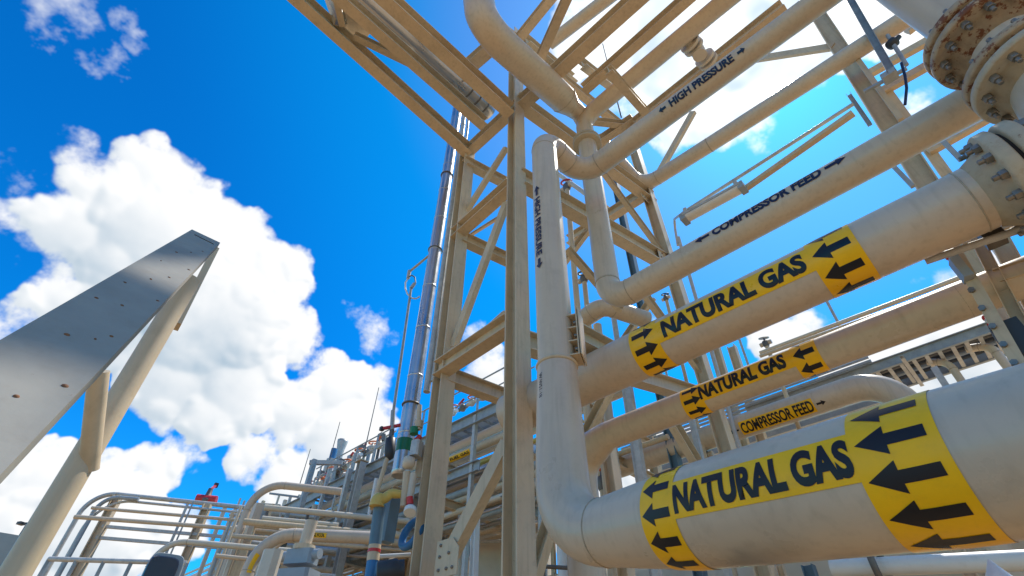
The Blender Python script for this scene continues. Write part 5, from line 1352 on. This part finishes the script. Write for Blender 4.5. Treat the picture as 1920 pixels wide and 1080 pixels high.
sky.sun_elevation = SUN_EL; sky.sun_rotation = PI / 2 - SUN_AZ; sky.air_density = 1.0; sky.dust_density = 0.4; sky.ozone_density = 2.5
hs = N.new('ShaderNodeHueSaturation'); hs.inputs['Hue'].default_value = 0.497; hs.inputs['Saturation'].default_value = 1.25; hs.inputs['Value'].default_value = 1.0
Lk.new(sky.outputs[0], hs.inputs['Color'])
SKY_STR = 0.15
# clouds: lit tops, blue grey bases; brighter where the sun stands behind them
def mixc(f, a, b):
    x = N.new('ShaderNodeMix'); x.data_type = 'RGBA'; Lk.new(f, x.inputs[0])
    for s, v in ((6, a), (7, b)):
        if hasattr(v, 'is_linked'): Lk.new(v, x.inputs[s])
        else: x.inputs[s].default_value = (*v, 1)
    return x.outputs[2]
K = 1 / SKY_STR
ccol = mixc(shade, (0.89 * K, 0.90 * K, 0.91 * K), (0.32 * K, 0.45 * K, 0.57 * K))
dot = N.new('ShaderNodeVectorMath'); dot.operation = 'DOT_PRODUCT'; Lk.new(dirv, dot.inputs[0]); dot.inputs[1].default_value = sd_
glow = smooth(nt, dot.outputs['Value'], 0.90, 1.0)
halo = smooth(nt, dot.outputs['Value'], 0.60, 1.0)
cg = N.new('ShaderNodeVectorMath'); cg.operation = 'SCALE'; Lk.new(ccol, cg.inputs[0]); Lk.new(math_(nt, 'MULTIPLY_ADD', glow, 0.4, 1.0), cg.inputs['Scale'])
skyh = N.new('ShaderNodeVectorMath'); skyh.operation = 'SCALE'; tint = N.new('ShaderNodeVectorMath'); tint.operation = 'MULTIPLY'; Lk.new(hs.outputs[0], tint.inputs[0]); tint.inputs[1].default_value = (0.08 * SKY_STR, 1.16 * SKY_STR, 1.38 * SKY_STR)
gm = N.new('ShaderNodeGamma'); gm.inputs['Gamma'].default_value = 1.3; Lk.new(tint.outputs[0], gm.inputs[0])
kk = N.new('ShaderNodeVectorMath'); kk.operation = 'SCALE'; kk.inputs['Scale'].default_value = 1 / SKY_STR; Lk.new(gm.outputs[0], kk.inputs[0]); Lk.new(kk.outputs[0], skyh.inputs[0]); Lk.new(math_(nt, 'MULTIPLY_ADD', halo, -0.12, 1.0), skyh.inputs['Scale'])
pale = smooth(nt, dot.outputs['Value'], 0.80, 0.97); hor = smooth(nt, sep.outputs[2], 0.45, 0.0)
ad = N.new('ShaderNodeVectorMath'); ad.operation = 'SCALE'; ad.inputs[0].default_value = (0.12 * K, 0.015 * K, 0.0); Lk.new(math_(nt, 'MULTIPLY_ADD', hor, 0.22, pale), ad.inputs['Scale'])
ad2 = N.new('ShaderNodeVectorMath'); ad2.operation = 'SCALE'; ad2.inputs[0].default_value = (0.0, 0.075 * K, 0.12 * K); Lk.new(smooth(nt, dot.outputs['Value'], 0.55, 0.85), ad2.inputs['Scale'])
as0 = N.new('ShaderNodeVectorMath'); as0.operation = 'ADD'; Lk.new(skyh.outputs[0], as0.inputs[0]); Lk.new(ad2.outputs[0], as0.inputs[1])
as_ = N.new('ShaderNodeVectorMath'); as_.operation = 'ADD'; Lk.new(as0.outputs[0], as_.inputs[0]); Lk.new(ad.outputs[0], as_.inputs[1])
fcol = mixc(alpha, as_.outputs[0], cg.outputs[0])
bg = N.new('ShaderNodeBackground'); bg.inputs['Strength'].default_value = SKY_STR; Lk.new(fcol, bg.inputs['Color'])
ow = N.new('ShaderNodeOutputWorld'); Lk.new(bg.outputs[0], ow.inputs['Surface'])

S.view_settings.view_transform = 'Standard'; S.view_settings.look = 'None'; S.view_settings.exposure = 0.18; S.view_settings.gamma = 1.0
S.cycles.max_bounces = 6; S.cycles.diffuse_bounces = 3; S.cycles.glossy_bounces = 3
